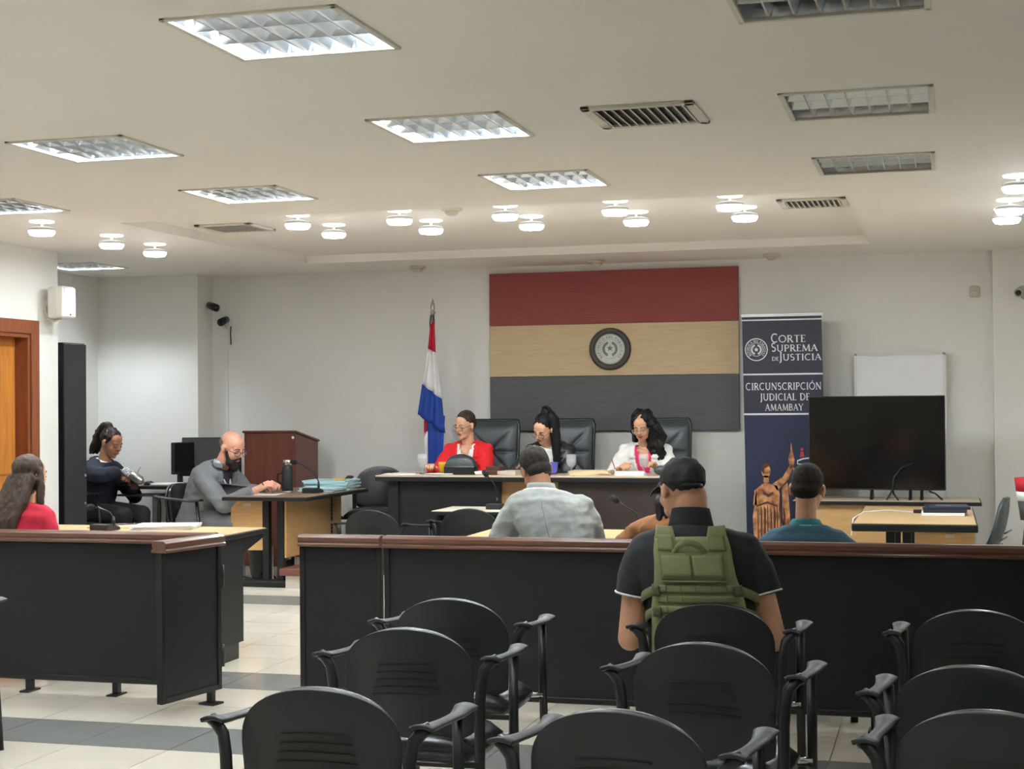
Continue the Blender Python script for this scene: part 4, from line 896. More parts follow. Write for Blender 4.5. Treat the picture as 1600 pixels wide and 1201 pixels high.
    def body(s, m, voxel=0.006, smooth=5, jaw=1.0, ears=True, arm_to=1.0):
        mb = MB(); s.torso(mb, -0.004, 0.0, 0.94); s.limbs(mb, -0.004); s.head_prims(mb, jaw, ears)
        for sd in s.arms: s.hand(mb, sd)
        for sd, (h, k, a) in s.legs.items(): mb.cap(a+Vector((0, 0.0, -0.045)), a+Vector((0, 0.15, -0.05)), 0.04, 0.028)
        return put('body', blob(mb, voxel, smooth), m, s.t, True)
    def spine_tf(s, v):
        n = len(s.spine)-1; best = min(range(n+1), key=lambda i: (s.spine[i]-v).length_squared); a = s.ang[best]
        return best/n, (v-s.spine[best]).dot(Vector((0, cos(a), -sin(a)))), v.x-s.spine[best].x
    def garment(s, name, m, inf, arm_to=1.0, t0=0.0, t1=1.0, arms=True, voxel=0.009, cut=None, extra=None, smooth=6, thick=0.0, wr=0.0):
        mb = MB(); s.torso(mb, inf, t0, t1)
        if arms: s.limbs(mb, inf, arm_to, True, False)
        if extra: extra(mb)
        me = blob(mb, voxel, smooth)
        if wr:       # cloth folds
            from mathutils import noise
            nn = [v.normal.copy() for v in me.vertices]
            for v, q in zip(me.vertices, nn):
                c = v.co; v.co = c+q*wr*(0.6*noise.noise(Vector((c.x*9, c.y*9, c.z*14)))+1.3*(0.3-abs(noise.noise(Vector((c.x*6+c.z*6, c.y*6+3, c.z*11-c.x*7)))))+0.35*noise.noise(Vector((c.x*22+5, c.y*22, c.z*30))))
        if cut:
            bm = bmesh.new(); bm.from_mesh(me); bmesh.ops.delete(bm, geom=[f for f in bm.faces if cut(s, f.calc_center_median(), f.normal)], context='FACES'); bm.to_mesh(me); bm.free()
        o = put(name, me, m, s.t, True)
        if thick: md = o.modifiers.new('solid', 'SOLIDIFY'); md.thickness = thick; md.offset = -1
        return o
    def trousers(s, m):
        mb = MB(); s.torso(mb, 0.012, 0.0, 0.18); s.limbs(mb, 0.014, arms=False); mb.ell((0, 0, s.seat+0.05), (0.17*s.sc, 0.13*s.sc, 0.06)); put('trousers', blob(mb, 0.014, 5), m, s.t, True)
        for sd, (h, k, a) in s.legs.items():
            f = MB(); f.cap(a+Vector((0, -0.01, -0.035)), a+Vector((0, 0.16, -0.05)), 0.044, 0.03); put('shoe', blob(f, 0.01, 4), BLACKVINYL, s.t, True)
    def hp(s, x, y, z): return s.hc+s.R @ Vector((x, y, z))*s.hs
    def hair(s, m, fn, name='hair', voxel=0.006, smooth=4, rough=0.0):
        mb = MB(); E = lambda c, r: mb.ell(s.hp(*c), tuple(v*s.hs for v in r), s.R); fn(mb, E, s.hp); me = blob(mb, voxel, smooth)
        if rough:
            from mathutils import noise
            nn = [v.normal.copy() for v in me.vertices]
            for v, q in zip(me.vertices, nn): c = v.co; v.co = c+q*rough*noise.noise(Vector((c.x*40, c.y*40, c.z*25)))
        return put(name, me, m, s.t, True)
    def face(s, lips=LIPN, brow=LASH, closed=True):
        for sd in (-1, 1):
            m = MB(); m.tube([s.hp(sd*0.013, 0.0925, 0.023), s.hp(sd*0.03, 0.09, 0.029), s.hp(sd*0.048, 0.075, 0.023)], [0.0028*s.hs, 0.003*s.hs, 0.0018*s.hs], 6); m.build('eyebrow', brow, s.t, True)
            if not closed: MB().ell(s.hp(sd*0.031, 0.079, 0.0), tuple(v*s.hs for v in (0.013, 0.007, 0.006)), s.R).build('eye', EYEW, s.t, True)
            m = MB(); m.tube([s.hp(sd*0.018, 0.0845, -0.002), s.hp(sd*0.031, 0.0855, -0.006), s.hp(sd*0.045, 0.0765, -0.002)], 0.0024*s.hs, 6); m.build('eyelashes', LASH, s.t, True)
        m = MB(); m.ell(s.hp(0, 0.0885, -0.053), tuple(v*s.hs for v in (0.023, 0.0085, 0.0065)), s.R); m.ell(s.hp(0, 0.0855, -0.0625), tuple(v*s.hs for v in (0.019, 0.009, 0.0065)), s.R); m.build('lips', lips, s.t, True)
    def glasses(s, drop=0.0, m=GLASSF, w=0.026, h=0.019):
        g = MB(); y = 0.104; lens = MB()
        for sd in (-1, 1):
            pts = [s.hp(sd*0.034+w*cos(2*pi*i/18)*(1 if abs(cos(2*pi*i/18)) < .9 else .97), y-0.006*abs(cos(2*pi*i/18)+sd*1)*0.5, 0.0-drop+h*sin(2*pi*i/18)) for i in range(18)]
            g.tube(pts, 0.002*s.hs, 6, closed=True); c = s.hp(sd*0.034, y-0.003, -drop); lens.add([c]+pts, [(0, 1+i, 1+(i+1) % 18) for i in range(18)])
            g.tube([s.hp(sd*0.06, y-0.006, 0.004-drop), s.hp(sd*0.074, 0.07, 0.006-drop*0.6), s.hp(sd*0.079, 0.0, 0.008)], 0.0018*s.hs, 6)
        g.tube([s.hp(-0.009, y, 0.004-drop), s.hp(0, y+0.003, 0.007-drop), s.hp(0.009, y, 0.004-drop)], 0.002*s.hs, 6)
        o = g.build('glasses', m, s.t, True); lens.build('lenses', GLASSL, o)
def vcut(top=0.95, bottom=0.25, w0=0.012, w1=0.085):
    """V-shaped front opening between spine parameters bottom..top"""
    def f(s, c, n):
        t, fr, x = s.spine_tf(c)
        if fr < 0.03: return False
        if t < bottom: return False
        return abs(x) < w0+(w1-w0)*min(1, (t-bottom)/(top-bottom))
    return f
def ward(obj): return BVHTree.FromPolygons([v.co.copy() for v in obj.data.vertices], [tuple(p.vertices) for p in obj.data.polygons])
def patch(bvh, pts_grid, d, off, thick, name, m, parent, bevel=0.0):
    """cloth patch laid on a body surface: grid points are shot along d onto it"""
    d = Vector(d).normalized(); g = []
    for row in pts_grid:
        r = []
        for p in row:
            h = bvh.ray_cast(Vector(p)-d*0.6, d); q = h[0] if h[0] else Vector(p); r.append(q-d*off)
        g.append(r)
    mb = MB(); mb.sheet(g, thick); o = mb.build(name, m, parent, True)
    return o
def quadgrid(a, b, c, d, n=8, k=6):
    a, b, c, d = map(Vector, (a, b, c, d)); return [[(a.lerp(b, j/n)).lerp(d.lerp(c, j/n), i/k) for j in range(n+1)] for i in range(k+1)]

def lapels(p, jk, m, t0=0.9, t1=0.42, xin=0.085, xout=0.03, w=0.045):
    bv = ward(jk)
    for sd in (-1, 1):
        def q(x, t): k = t*16; i = min(int(k), 15); c = p.spine[i].lerp(p.spine[i+1], k-i); return c+Vector((sd*x, 0.0, 0.0))
        tm = (t0+t1)/2+0.06
        for a, b, c, d in ((q(xin, t0), q(xin+w*0.7, t0), q(xin*0.62+xout*0.38+w*1.25, tm), q(xin*0.62+xout*0.38, tm)), (q(xin*0.6+xout*0.4, tm-0.03), q(xin*0.6+xout*0.4+w*1.05, tm-0.03), q(xout+0.008, t1), q(xout, t1))):
            patch(bv, quadgrid(a, b, c, d, 5, 7), (0, -1, 0), 0.003, 0.004 if sd < 0 else -0.004, 'lapel', m, p.t)
def pads(p, r=0.05):
    def f(mb):
        for sd in (1, -1): mb.ell(p.sh[sd]+Vector((sd*0.0, -0.005, 0.03)), (r*1.25, r*1.15, r))
    return f
def collar(pp, m, r, h, nm, rr=0.012):
    c = pp.spine[16]+Vector((0, 0.0, -0.012)); mb = MB(); rows = []
    for k in range(4): rows.append([c+Vector(((r-0.006*k)*cos(a), -0.004+(r*0.86-0.006*k)*sin(a), 0.012*k*h+0.012*cos(a-pi/2)*-1)) for a in [radians(-235+290*i/20) for i in range(21)]])
    mb.sheet(rows, 0.006); return mb.build(nm, m, pp.t, True)
# --- judge in red
p = Person('person', 'seated judge in a red jacket and white blouse with glasses', (-4.05, 13.08, 0.27), pi, 1.0, 0.49, 4, 16, head=(-24, 12, -3), hs=1.02, wide=1.0, head_off=(0.0, -0.01, -0.01))
p.arm(1, (0.22, 0.46, 0.785), pole=(0.5, -0.3, -1), curl=30, palm=(0, 0.2, -1)); p.arm(-1, (-0.1, 0.4, 0.80), pole=(0.35, -0.3, -1), curl=30)
p.body(SK_LIGHT, jaw=1.1); p.face(LIP); p.glasses(0.004)
p.garment('blouse', C_SHIRT, 0.008, arms=False, t1=0.97, cut=vcut(0.97, 0.62, 0.0, 0.06))
jk = p.garment('jacket', C_RED, 0.014, arm_to=0.97, t1=0.985, cut=vcut(1.0, 0.18, 0.03, 0.085), thick=0.006, wr=0.006, extra=pads(p)); lapels(p, jk, C_RED)
p.trousers(C_TROUSER)
def f(mb, E, P):
    E((0, -0.024, 0.05), (0.079, 0.092, 0.082)); E((0, -0.105, 0.0), (0.035, 0.04, 0.045)); E((0, -0.05, 0.0), (0.074, 0.06, 0.05)); mb.cap(P(0.062, 0.005, 0.06), P(0.07, -0.02, 0.01), 0.016, 0.012); mb.cap(P(-0.062, 0.005, 0.06), P(-0.07, -0.02, 0.01), 0.016, 0.012)
p.hair(H_BROWN, f)
m = MB(); 
ch = [p.spine[15]+Vector((0.055, 0.075, 0.03)), p.spine[13]+Vector((0.03, 0.118, 0.02)), p.spine[12]+Vector((0, 0.132, 0.0)), p.spine[13]+Vector((-0.03, 0.118, 0.02)), p.spine[15]+Vector((-0.055, 0.075, 0.03))]
m.tube(ch, 0.002, 6); m.ell(ch[2], (0.01, 0.005, 0.012)); m.build('necklace', mat('gold', (212, 170, 90), 0.3, metal=1.0), p.t, True)
MB().ell(p.hp(0.078, 0.0, -0.045), (0.005, 0.005, 0.012)).build('earring', CHROME, p.t); MB().ell(p.hp(-0.078, 0.0, -0.045), (0.005, 0.005, 0.012)).build('earring', CHROME, p.t)
# --- judge in black
p = Person('person', 'seated judge in a black leather jacket with high black ponytail, bending over papers', (-3.25, 13.08, 0.27), pi, 1.0, 0.50, 8, 32, side=0.05, head=(-20, 30, -10), hs=1.04, wide=1.0)
p.arm(1, (0.22, 0.46, 0.785), pole=(0.8, -0.2, -0.8), curl=40); p.arm(-1, (-0.02, 0.45, 0.80), pole=(0.4, -0.3, -1), curl=40)
p.body(SK_LIGHT); p.face(LIP); p.glasses(0.006)
p.garment('top', C_SHIRT, 0.008, arms=False, t1=0.97); jk = p.garment('jacket', C_BLKJ, 0.015, arm_to=0.97, t1=0.985, cut=vcut(1.0, 0.3, 0.03, 0.075), thick=0.006, wr=0.008, extra=pads(p)); lapels(p, jk, C_BLKJ); p.trousers(C_TROUSER)
def f(mb, E, P):
    E((0, -0.024, 0.05), (0.079, 0.092, 0.082)); E((0, -0.05, 0.0), (0.074, 0.06, 0.05)); E((-0.01, -0.055, 0.135), (0.04, 0.04, 0.035))
    mb.tube([P(-0.02+0.032*cos(a), -0.055, 0.16+0.03*sin(a)) for a in [2*pi*i/12 for i in range(12)]], 0.012, 8, closed=True)
    mb.chain([P(-0.02, -0.08, 0.13), P(-0.075, -0.07, 0.06), P(-0.1, -0.02, -0.05), P(-0.115, 0.03, -0.16), P(-0.12, 0.06, -0.27), P(-0.115, 0.08, -0.36)], [0.035, 0.045, 0.042, 0.04, 0.034, 0.016])
    mb.cap(P(0.06, 0.02, 0.055), P(0.074, -0.01, 0.0), 0.014, 0.01); mb.cap(P(-0.06, 0.02, 0.055), P(-0.074, -0.01, 0.0), 0.014, 0.01)
p.hair(H_BLACK, f, rough=0.006)
m = MB()
for i in range(3): m.ell(p.sh[1]+Vector((0.012-0.008*i, 0.05+0.012*i, 0.062-0.024*i)), (0.008, 0.008, 0.008), nu=8, nv=6)
m.build('studs', CHROME, p.t, True)
MB().ell(p.hp(-0.08, 0.0, -0.04), (0.006, 0.004, 0.014)).build('earring', CHROME, p.t)
# --- judge in white
p = Person('person', 'seated judge in a white blazer and pink top with long curly black hair, writing', (-2.45, 13.08, 0.27), pi, 1.0, 0.49, 6, 24, head=(-6, 22, 0), hs=1.04, wide=1.02)
p.arm(1, (0.16, 0.45, 0.785), pole=(0.7, -0.2, -0.9), curl=48, palm=(-0.6, 0, -0.8)); p.arm(-1, (-0.16, 0.46, 0.795), pole=(0.5, -0.3, -1), curl=40)
p.body(SK_MID, jaw=1.12); p.face(LIP); p.glasses(0.006, m=mat('thin_gold_frame', (190, 170, 150), 0.3, metal=0.8))
p.garment('pink_top', C_PINK, 0.008, arms=False, t1=0.97, cut=vcut(0.97, 0.74, 0.0, 0.065)); jk = p.garment('blazer', C_WHITE, 0.015, arm_to=0.95, t1=0.985, cut=vcut(1.0, 0.2, 0.03, 0.08), thick=0.006, wr=0.007, extra=pads(p)); lapels(p, jk, C_WHITE); p.trousers(C_TROUSER)
def f(mb, E, P):
    E((0.03, -0.03, 0.05), (0.06, 0.092, 0.083)); E((-0.03, -0.03, 0.05), (0.06, 0.092, 0.083)); E((-0.085, -0.03, -0.04), (0.045, 0.07, 0.11)); E((0.078, -0.045, -0.03), (0.03, 0.06, 0.09)); mb.cap(P(0.05, 0.04, 0.075), P(0.078, 0.0, 0.0), 0.018, 0.016); mb.cap(P(-0.05, 0.04, 0.075), P(-0.082, 0.0, 0.0), 0.02, 0.02)
    for i in range(7):
        x = -0.06-0.016*i; mb.chain([P(x*0.8, -0.03+0.008*i, 0.0), P(x-0.012, 0.01, -0.09), P(x+0.008, 0.03+0.004*i, -0.16), P(x-0.014, 0.05, -0.22-0.012*(i % 3)), P(x+0.006, 0.06, -0.29+0.02*(i % 3))], [0.036, 0.034, 0.028, 0.022, 0.011])
    for i in range(3): mb.chain([P(0.075, -0.05+0.02*i, -0.05), P(0.095, -0.05, -0.13), P(0.085, -0.04, -0.2)], [0.03, 0.026, 0.014])
p.hair(H_BLACK, f, rough=0.016)
m = MB(); m.cone((0.185, 0.5, 0.785), (0.225, 0.46, 0.87), 0.004, 0.004, 8); m.build('pen', mat('red_pen', (170, 70, 80), 0.4), p.t, True)
# --- bearded man
p = Person('person', 'bald bearded man in a grey suit and glasses writing at his desk', (-6.17, 12.0, 0.11), radians(-102), 1.12, 0.46, 12, 38, head=(-8, 22, 0), hs=1.08, wide=1.08)
p.arm(1, (0.08, 0.68, 0.80), pole=(0.3, -0.3, -1), la=0.3, lb=0.28, curl=45, palm=(-0.5, 0, -0.8)); p.arm(-1, (-0.1, 0.68, 0.8), pole=(0.4, -0.2, -0.9), la=0.3, lb=0.28, curl=45, palm=(0.6, 0, -0.8))
p.body(SK_PINK, jaw=1.15); p.face(LIPN); p.glasses(0.002)
p.garment('shirt', C_DARKSHIRT, 0.008, arms=False, t1=0.99)
jk = p.garment('suit_jacket', C_GREY, 0.02, arm_to=0.95, t1=0.985, cut=vcut(1.0, 0.3, 0.02, 0.07), thick=0.006, wr=0.009, extra=pads(p, 0.055)); lapels(p, jk, C_GREY); p.trousers(C_GREY)
def f(mb, E, P):
    E((0, 0.044, -0.088), (0.056, 0.048, 0.042)); E((0, 0.07, -0.112), (0.036, 0.034, 0.042))
    for sd in (-1, 1): mb.cap(P(sd*0.062, 0.02, -0.02), P(sd*0.05, 0.05, -0.08), 0.014, 0.02); mb.cap(P(sd*0.03, 0.082, -0.062), P(sd*0.008, 0.097, -0.041), 0.011, 0.0085)
p.hair(H_BEARD, f, 'beard', 0.005, rough=0.003)
def f(mb, E, P): E((0, -0.032, 0.02), (0.0735, 0.0785, 0.068))
p.hair(H_STUB, f, 'shaved_hair')
m = MB(); m.cone(p.arms[1][2]+Vector((-0.04, 0.09, -0.02)), p.arms[1][2]+Vector((0.02, 0.05, 0.07)), 0.004, 0.004, 8); m.build('pen', DARKSLOT, p.t)
m = MB(); c = p.spine[13]; 
for sd in (-1, 1): m.tube([c+Vector((sd*0.075, 0.03, 0.06)), c+Vector((sd*0.05, 0.1, 0.0)), c+Vector((sd*0.03, 0.13, -0.07))], 0.009, 8)
m.build('shirt_collar', C_SHIRT, p.t, True); collar(p, cloth('pale_blue_shirt', (190, 200, 210)), 0.086, 1.6, 'collar_band'); collar(p, C_GREY, 0.1, 1.1, 'jacket_collar')
# --- woman in navy
p = Person('person', 'woman in a navy sweater with a curly ponytail pouring from a kettle', (-7.70, 12.85, 0.11), radians(-100), 1.08, 0.45, 6, 20, head=(-4, 20, 0), hs=1.06)
p.arm(1, (0.06, 0.36, 0.90), pole=(1.0, 0.3, -0.1), curl=60, palm=(-0.3, 0.2, -0.9)); p.arm(-1, (-0.06, 0.38, 0.80), pole=(0.8, -0.2, -0.8), curl=55, palm=(0.8, 0.2, 0))
p.body(SK_TAN); p.face(LIPN)
p.garment('blouse_collar', C_SHIRT, 0.006, arms=False, t0=0.9, t1=1.0); p.garment('sweater', C_NAVY, 0.024, arm_to=0.93, t1=0.995, wr=0.007, extra=lambda mb: mb.tube([p.spine[16]+Vector((0.1*cos(a), -0.03+0.08*sin(a), -0.01-0.02*sin(a))) for a in [radians(-210+240*i/12) for i in range(13)]], 0.028, 10)); p.trousers(C_TROUSER)
def f(mb, E, P):
    E((0, -0.024, 0.044), (0.08, 0.093, 0.084)); E((0, -0.08, 0.12), (0.04, 0.045, 0.035))
    for i in range(6): x = -0.03+0.012*i; mb.chain([P(x, -0.1, 0.12), P(x, -0.135, 0.05), P(x*1.3, -0.12-0.008*(i % 3), -0.03), P(x*1.5, -0.15, -0.09), P(x*1.5, -0.16+0.01*(i % 2), -0.14)], [0.03, 0.036, 0.034, 0.028, 0.014])
    for sd in (-1, 1): mb.cap(P(sd*0.063, 0.03, 0.06), P(sd*0.072, 0.008, 0.012), 0.014, 0.008)
p.hair(H_DARK, f, rough=0.01)
navy = p
# --- long-haired woman from behind
p = Person('person', 'woman with long straight brown hair and crimson top seen from behind', (-5.55, 8.4, 0), radians(-8), 1.02, 0.48, 2, 8, head=(-10, 4, 0), hs=1.05)
p.arm(1, (0.1, 0.27, 0.64), pole=(0.3, -0.5, -1)); p.arm(-1, (-0.1, 0.27, 0.64), pole=(0.3, -0.5, -1))
p.body(SK_LIGHT, 0.008); p.face()
p.garment('blouse', C_CRIMSON, 0.018, arm_to=0.9, t1=0.98, wr=0.006); p.trousers(C_TROUSER)
def f(mb, E, P):
    E((0, -0.025, 0.042), (0.085, 0.097, 0.086)); E((0, -0.05, -0.04), (0.09, 0.075, 0.1))
    for i in range(9):
        x = -0.085+0.0205*i; mb.chain([P(x, -0.06-0.03*(1-(x/0.09)**2), -0.02), P(x*1.15-0.012, -0.11-0.025*(1-(x/0.09)**2), -0.16), P(x*1.4-0.045, -0.165, -0.27), P(x*1.6-0.075, -0.175, -0.42), P(x*1.65-0.085, -0.17, -0.56)], [0.034, 0.036, 0.036, 0.034, 0.02])
    mb.chain([P(0.08, 0.0, 0.03), P(0.1, -0.005, -0.06), P(0.112, -0.01, -0.15), P(0.108, -0.02, -0.24)], [0.022, 0.028, 0.026, 0.012])
p.hair(H_LONG, f, rough=0.005)
# --- man in pale grey suit
p = Person('person', 'short-haired man in a pale grey suit leaning forward, seen from behind', (-2.15, 8.78, 0), radians(8), 1.17, 0.48, 6, 22, side=-0.15, head=(24, 30, -12), hs=1.0, wide=1.04, neck=0.06)
p.arm(1, (0.12, 0.44, 0.80), pole=(0.35, -0.4, -1)); p.arm(-1, (-0.3, 0.46, 0.8), pole=(0.6, -0.2, -0.8))
p.body(SK_TAN); p.face()
j = p.garment('suit_jacket', C_PALE, 0.02, arm_to=0.95, t1=0.985, wr=0.009, extra=pads(p, 0.05))
bv = ward(j); q_ = lambda x, t: p.spine[int(t*16)]+Vector((x, 0, 0))
patch(bv, quadgrid(q_(-0.0015, 0.1), q_(0.0015, 0.1), q_(0.0015, 0.94), q_(-0.0015, 0.94), 1, 24), (0, 1, 0), 0.001, -0.002, 'back_seam', cloth('seam_grey', (120, 124, 121)), p.t); p.trousers(C_PALE)
p.garment('shirt_collar', C_SHIRT, 0.012, arms=False, t0=0.9, t1=1.0)
def f(mb, E, P): E((0, -0.024, 0.04), (0.078, 0.09, 0.084)); E((0, -0.045, -0.015), (0.067, 0.056, 0.052)); E((0, -0.042, -0.055), (0.052, 0.038, 0.03))
p.hair(H_SHORT, f, rough=0.003)
c = p.spine[16]; mb = MB(); mb.tube([c+Vector((0.085*cos(a), -0.01+0.075*sin(a), 0.005-0.02*sin(a)*-1)) for a in [radians(-200+220*i/12) for i in range(13)]], 0.014, 8, 0.7); mb.build('lapel_collar', C_PALE, p.t, True); collar(p, C_PALE, 0.1, 1.6, 'jacket_collar')
# --- man in teal polo
p = Person('person', 'man with cropped dark hair in a teal polo shirt seen from behind', (-0.70, 8.22, 0), radians(2), 1.02, 0.415, 2, 10, head=(-10, 6, 2), hs=1.12, wide=1.02, neck=0.1)
p.arm(1, (0.2, 0.42, 0.7), pole=(0.7, -0.4, -0.6)); p.arm(-1, (-0.2, 0.42, 0.7), pole=(0.7, -0.4, -0.6))
p.body(SK_MID); p.face()
p.garment('polo_shirt', C_TEAL, 0.018, arm_to=0.42, t1=0.985, wr=0.005); p.trousers(C_TROUSER)
def f(mb, E, P): E((0, -0.02, 0.044), (0.077, 0.089, 0.083)); E((0, -0.05, 0.0), (0.068, 0.058, 0.05))
p.hair(H_SHORT, f, rough=0.002)
c = p.spine[16]; 
collar(p, C_TEALC, 0.092, 1.0, 'collar')
mb = MB(); mb.tube([c+Vector((0.098*cos(a), -0.004+0.086*sin(a), -0.014-0.012*cos(a-pi/2))) for a in [radians(-235+290*i/20) for i in range(21)]], 0.0045, 6); mb.build('collar_stripe', mat('pale_teal', (120, 196, 200), 0.7), p.t, True)
# --- person in brown jacket, almost hidden by the guard
p = Person('person', 'person in a brown suede jacket with dark hair mostly hidden behind the guard', (-1.52, 8.85, 0), radians(0), 1.0, 0.43, 4, 12, head=(10, 14, 0), hs=0.95, wide=0.95)
p.arm(1, (0.12, 0.42, 0.80), pole=(0.1, -0.4, -1)); p.arm(-1, (-0.12, 0.38, 0.84), pole=(0.9, -0.2, -0.4))
p.body(SK_MID, 0.008); p.face(); p.garment('jacket', C_BROWNJ, 0.024, arm_to=0.95, t1=0.985, wr=0.012); p.trousers(C_TROUSER)
def f(mb, E, P):
    E((0, -0.025, 0.042), (0.082, 0.095, 0.085))
    for i in range(5): x = -0.07+0.035*i; mb.chain([P(x, -0.06, 0.0), P(x*1.2, -0.09, -0.12), P(x*1.3, -0.1, -0.24)], [0.034, 0.036, 0.018])
p.hair(H_BLACK, f, rough=0.006)
# --- guard
p = Person('person', 'guard in black cap, black polo and olive tactical vest seen from behind', (-0.935, 6.17, 0), radians(6), 1.2, 0.47, 2, 10, side=-0.05, head=(32, 8, 4), hs=0.9, wide=1.06, neck=0.07, head_off=(-0.03, 0, -0.02))
p.arm(1, (0.2, 0.3, 0.66), pole=(0.42, -0.6, -1), curl=30); p.arm(-1, (-0.18, 0.32, 0.66), pole=(0.4, -0.6, -1), curl=30)
p.body(SK_MID, jaw=1.1); p.face()
sh = p.garment('polo_shirt', C_BLACKT, 0.02, arm_to=0.25, t1=0.985, wr=0.005); p.trousers(C_TROUSER)
collar(p, C_BLACKT, 0.095, 2.2, 'collar')
for sd in (1, -1):
    S, E_, *_r = p.arms[sd]; q = S.lerp(E_, 0.48); ax = (E_-S).normalized(); x, y = MB().frame(ax); c_ = 0.056*1.2*1.024+0.019
    m = MB(); m.tube([q+x*c_*cos(2*pi*i/20)+y*c_*sin(2*pi*i/20) for i in range(20)], 0.0045, 6, closed=True); m.build('sleeve_stripe', PRINTWHITE, p.t, True)
def f(mb, E, P):
    E((0, -0.018, 0.05), (0.084, 0.102, 0.082)); E((0, -0.02, 0.03), (0.085, 0.102, 0.035))
o = p.hair(C_CAP, f, 'cap', smooth=6, rough=0.006)
g = [[p.hp(0.078*sin(u), 0.072+(0.075*v)*cos(u*0.9)+0.02*cos(u), 0.03-0.02*v*v-0.03*(u*u)*0.5) for u in [radians(-72+144*i/14) for i in range(15)]] for v in (0, 0.33, 0.66, 1.0)]
MB().sheet(g, 0.005).build('visor', C_CAP, o, True)
m = MB(); m.tube([p.hp(0.06*sin(a), -0.02-0.1*cos(a), 0.012) for a in [radians(-50+100*i/10) for i in range(11)]], 0.006, 6, 1.6); m.build('cap_strap', DARKSLOT, o, True)
m = MB(); m.ell(p.hp(-0.076, -0.01, -0.035), (0.004, 0.004, 0.005)); m.build('earring', PRINTWHITE, p.t)
# vest: sheets laid on the shirt
bs = ward(sh); V0 = p.t; S0 = p.spine
def pt(x, t): k = t*16; i = min(int(k), 15); c = S0[i].lerp(S0[i+1], k-i); return Vector((x+c.x, 0.0, c.z))
def rowgrid(rows, n=16): return [[pt(l+(r-l)*j/n, t) for j in range(n+1)] for t, l, r in rows]
def interp(keys, m):
    out = []
    for q in range(m+1):
        t = keys[0][0]+(keys[-1][0]-keys[0][0])*q/m
        for a, b in zip(keys, keys[1:]):
            if a[0] <= t <= b[0]+1e-9: u = (t-a[0])/(b[0]-a[0]); out.append((t, a[1]+(b[1]-a[1])*u, a[2]+(b[2]-a[2])*u)); break
    return out
ve = patch(bs, rowgrid(interp([(0.16, -0.185, 0.185), (0.5, -0.175, 0.175), (0.62, -0.165, 0.165), (0.7, -0.155, 0.153), (0.78, -0.15, 0.15), (0.86, -0.148, 0.148), (0.925, -0.14, 0.14)], 28)), (0, 1, 0), 0.004, -0.022, 'vest_back', C_OLIVE, V0)
bv = ward(ve); dn = (0, 1, 0)
for sd in (-1, 1):
    patch(bs, rowgrid(interp([(0.915, sd*0.1-0.04, sd*0.1+0.04), (0.985, sd*0.1-0.03, sd*0.1+0.034)], 10), 8), dn, 0.004, -0.022, 'shoulder_yoke', C_OLIVE, V0)
    patch(bs, rowgrid(interp([(0.12, sd*0.2-0.03, sd*0.2+0.03), (0.3, sd*0.2-0.03, sd*0.2+0.03)], 6), 6), (-sd*0.5, 0.85, 0), 0.004, -0.012, 'side_wing', C_OLIVED, V0)
def vp(x0, x1, t0, t1, off, th, nm, mt, n=10, k=6): return patch(bv, [[pt(x0+(x1-x0)*j/n, t0+(t1-t0)*i/k) for j in range(n+1)] for i in range(k+1)], dn, off, -th, nm, mt, ve)
vp(-0.13, 0.118, 0.68, 0.845, 0.001, 0.012, 'back_flap', C_OLIVED); vp(-0.124, -0.008, 0.705, 0.835, 0.013, 0.003, 'hook_panel', C_OLIVE); vp(-0.002, 0.112, 0.705, 0.835, 0.013, 0.003, 'hook_panel', C_OLIVE)
vp(-0.126, 0.12, 0.668, 0.682, 0.002, 0.017, 'flap_edge', C_OLIVED, k=2)
for i, t in enumerate((0.605, 0.54, 0.475, 0.41, 0.345, 0.28)):
    vp(-0.155, 0.155, t, t+0.046, 0.001, 0.007, 'webbing_strap', C_OLIVED if i % 2 else C_OLIVE, k=3)
    for q in range(5): x = -0.12+0.06*q; vp(x-0.003, x+0.003, t, t+0.046, 0.008, 0.003, 'stitch_tab', C_OLIVED, n=2, k=3)
bk_m = mat('olive_plastic', (86, 96, 60), 0.4)
for sd in (-1, 1):
    patch(bs, rowgrid(interp([(0.86, sd*0.1-0.032, sd*0.1+0.032), (0.95, sd*0.1-0.03, sd*0.1+0.03)], 6), 6), dn, 0.025, -0.01, 'shoulder_pad', C_OLIVED, V0)
    for t in (0.6, 0.47):
        vp(sd*0.158-0.015, sd*0.158+0.015, t-0.02, t+0.045, 0.001, 0.014, 'buckle', bk_m, n=3, k=3)
        pts = []
        for q in range(7):
            u = q/6; w_ = pt(sd*(0.16+0.075*u), t+0.02-0.13*u); d_ = Vector((-sd*0.9*u, 1-0.4*u, 0)).normalized(); h = bs.ray_cast(w_-d_*0.6, d_)[0]
            pts.append((h or w_)-d_*(0.02-0.008*u))
        m = MB(); m.sheet([[c_+Vector((0, 0, 0.02)) for c_ in pts], [c_-Vector((0, 0, 0.02)) for c_ in pts]], 0.006); m.build('side_strap', C_OLIVED, V0, True)
h0 = bv.ray_cast(pt(-0.075, 0.865)-Vector((0, .6, 0)), Vector((0, 1, 0)))[0] or pt(-0.075, 0.865); h1 = bv.ray_cast(pt(0.055, 0.865)-Vector((0, .6, 0)), Vector((0, 1, 0)))[0] or pt(0.055, 0.865)
rows = []
for dz in (0.0, -0.026):
    rows.append([h0+Vector((0, -0.004, dz)), h0.lerp(h1, 0.18)+Vector((0, -0.022, 0.032+dz)), h0.lerp(h1, 0.4)+Vector((0, -0.03, 0.046+dz)), h0.lerp(h1, 0.6)+Vector((0, -0.03, 0.046+dz)), h0.lerp(h1, 0.82)+Vector((0, -0.022, 0.032+dz)), h1+Vector((0, -0.004, dz))])
m = MB(); m.sheet(rows, 0.006); m.build('carry_handle', C_OLIVED, V0, True)
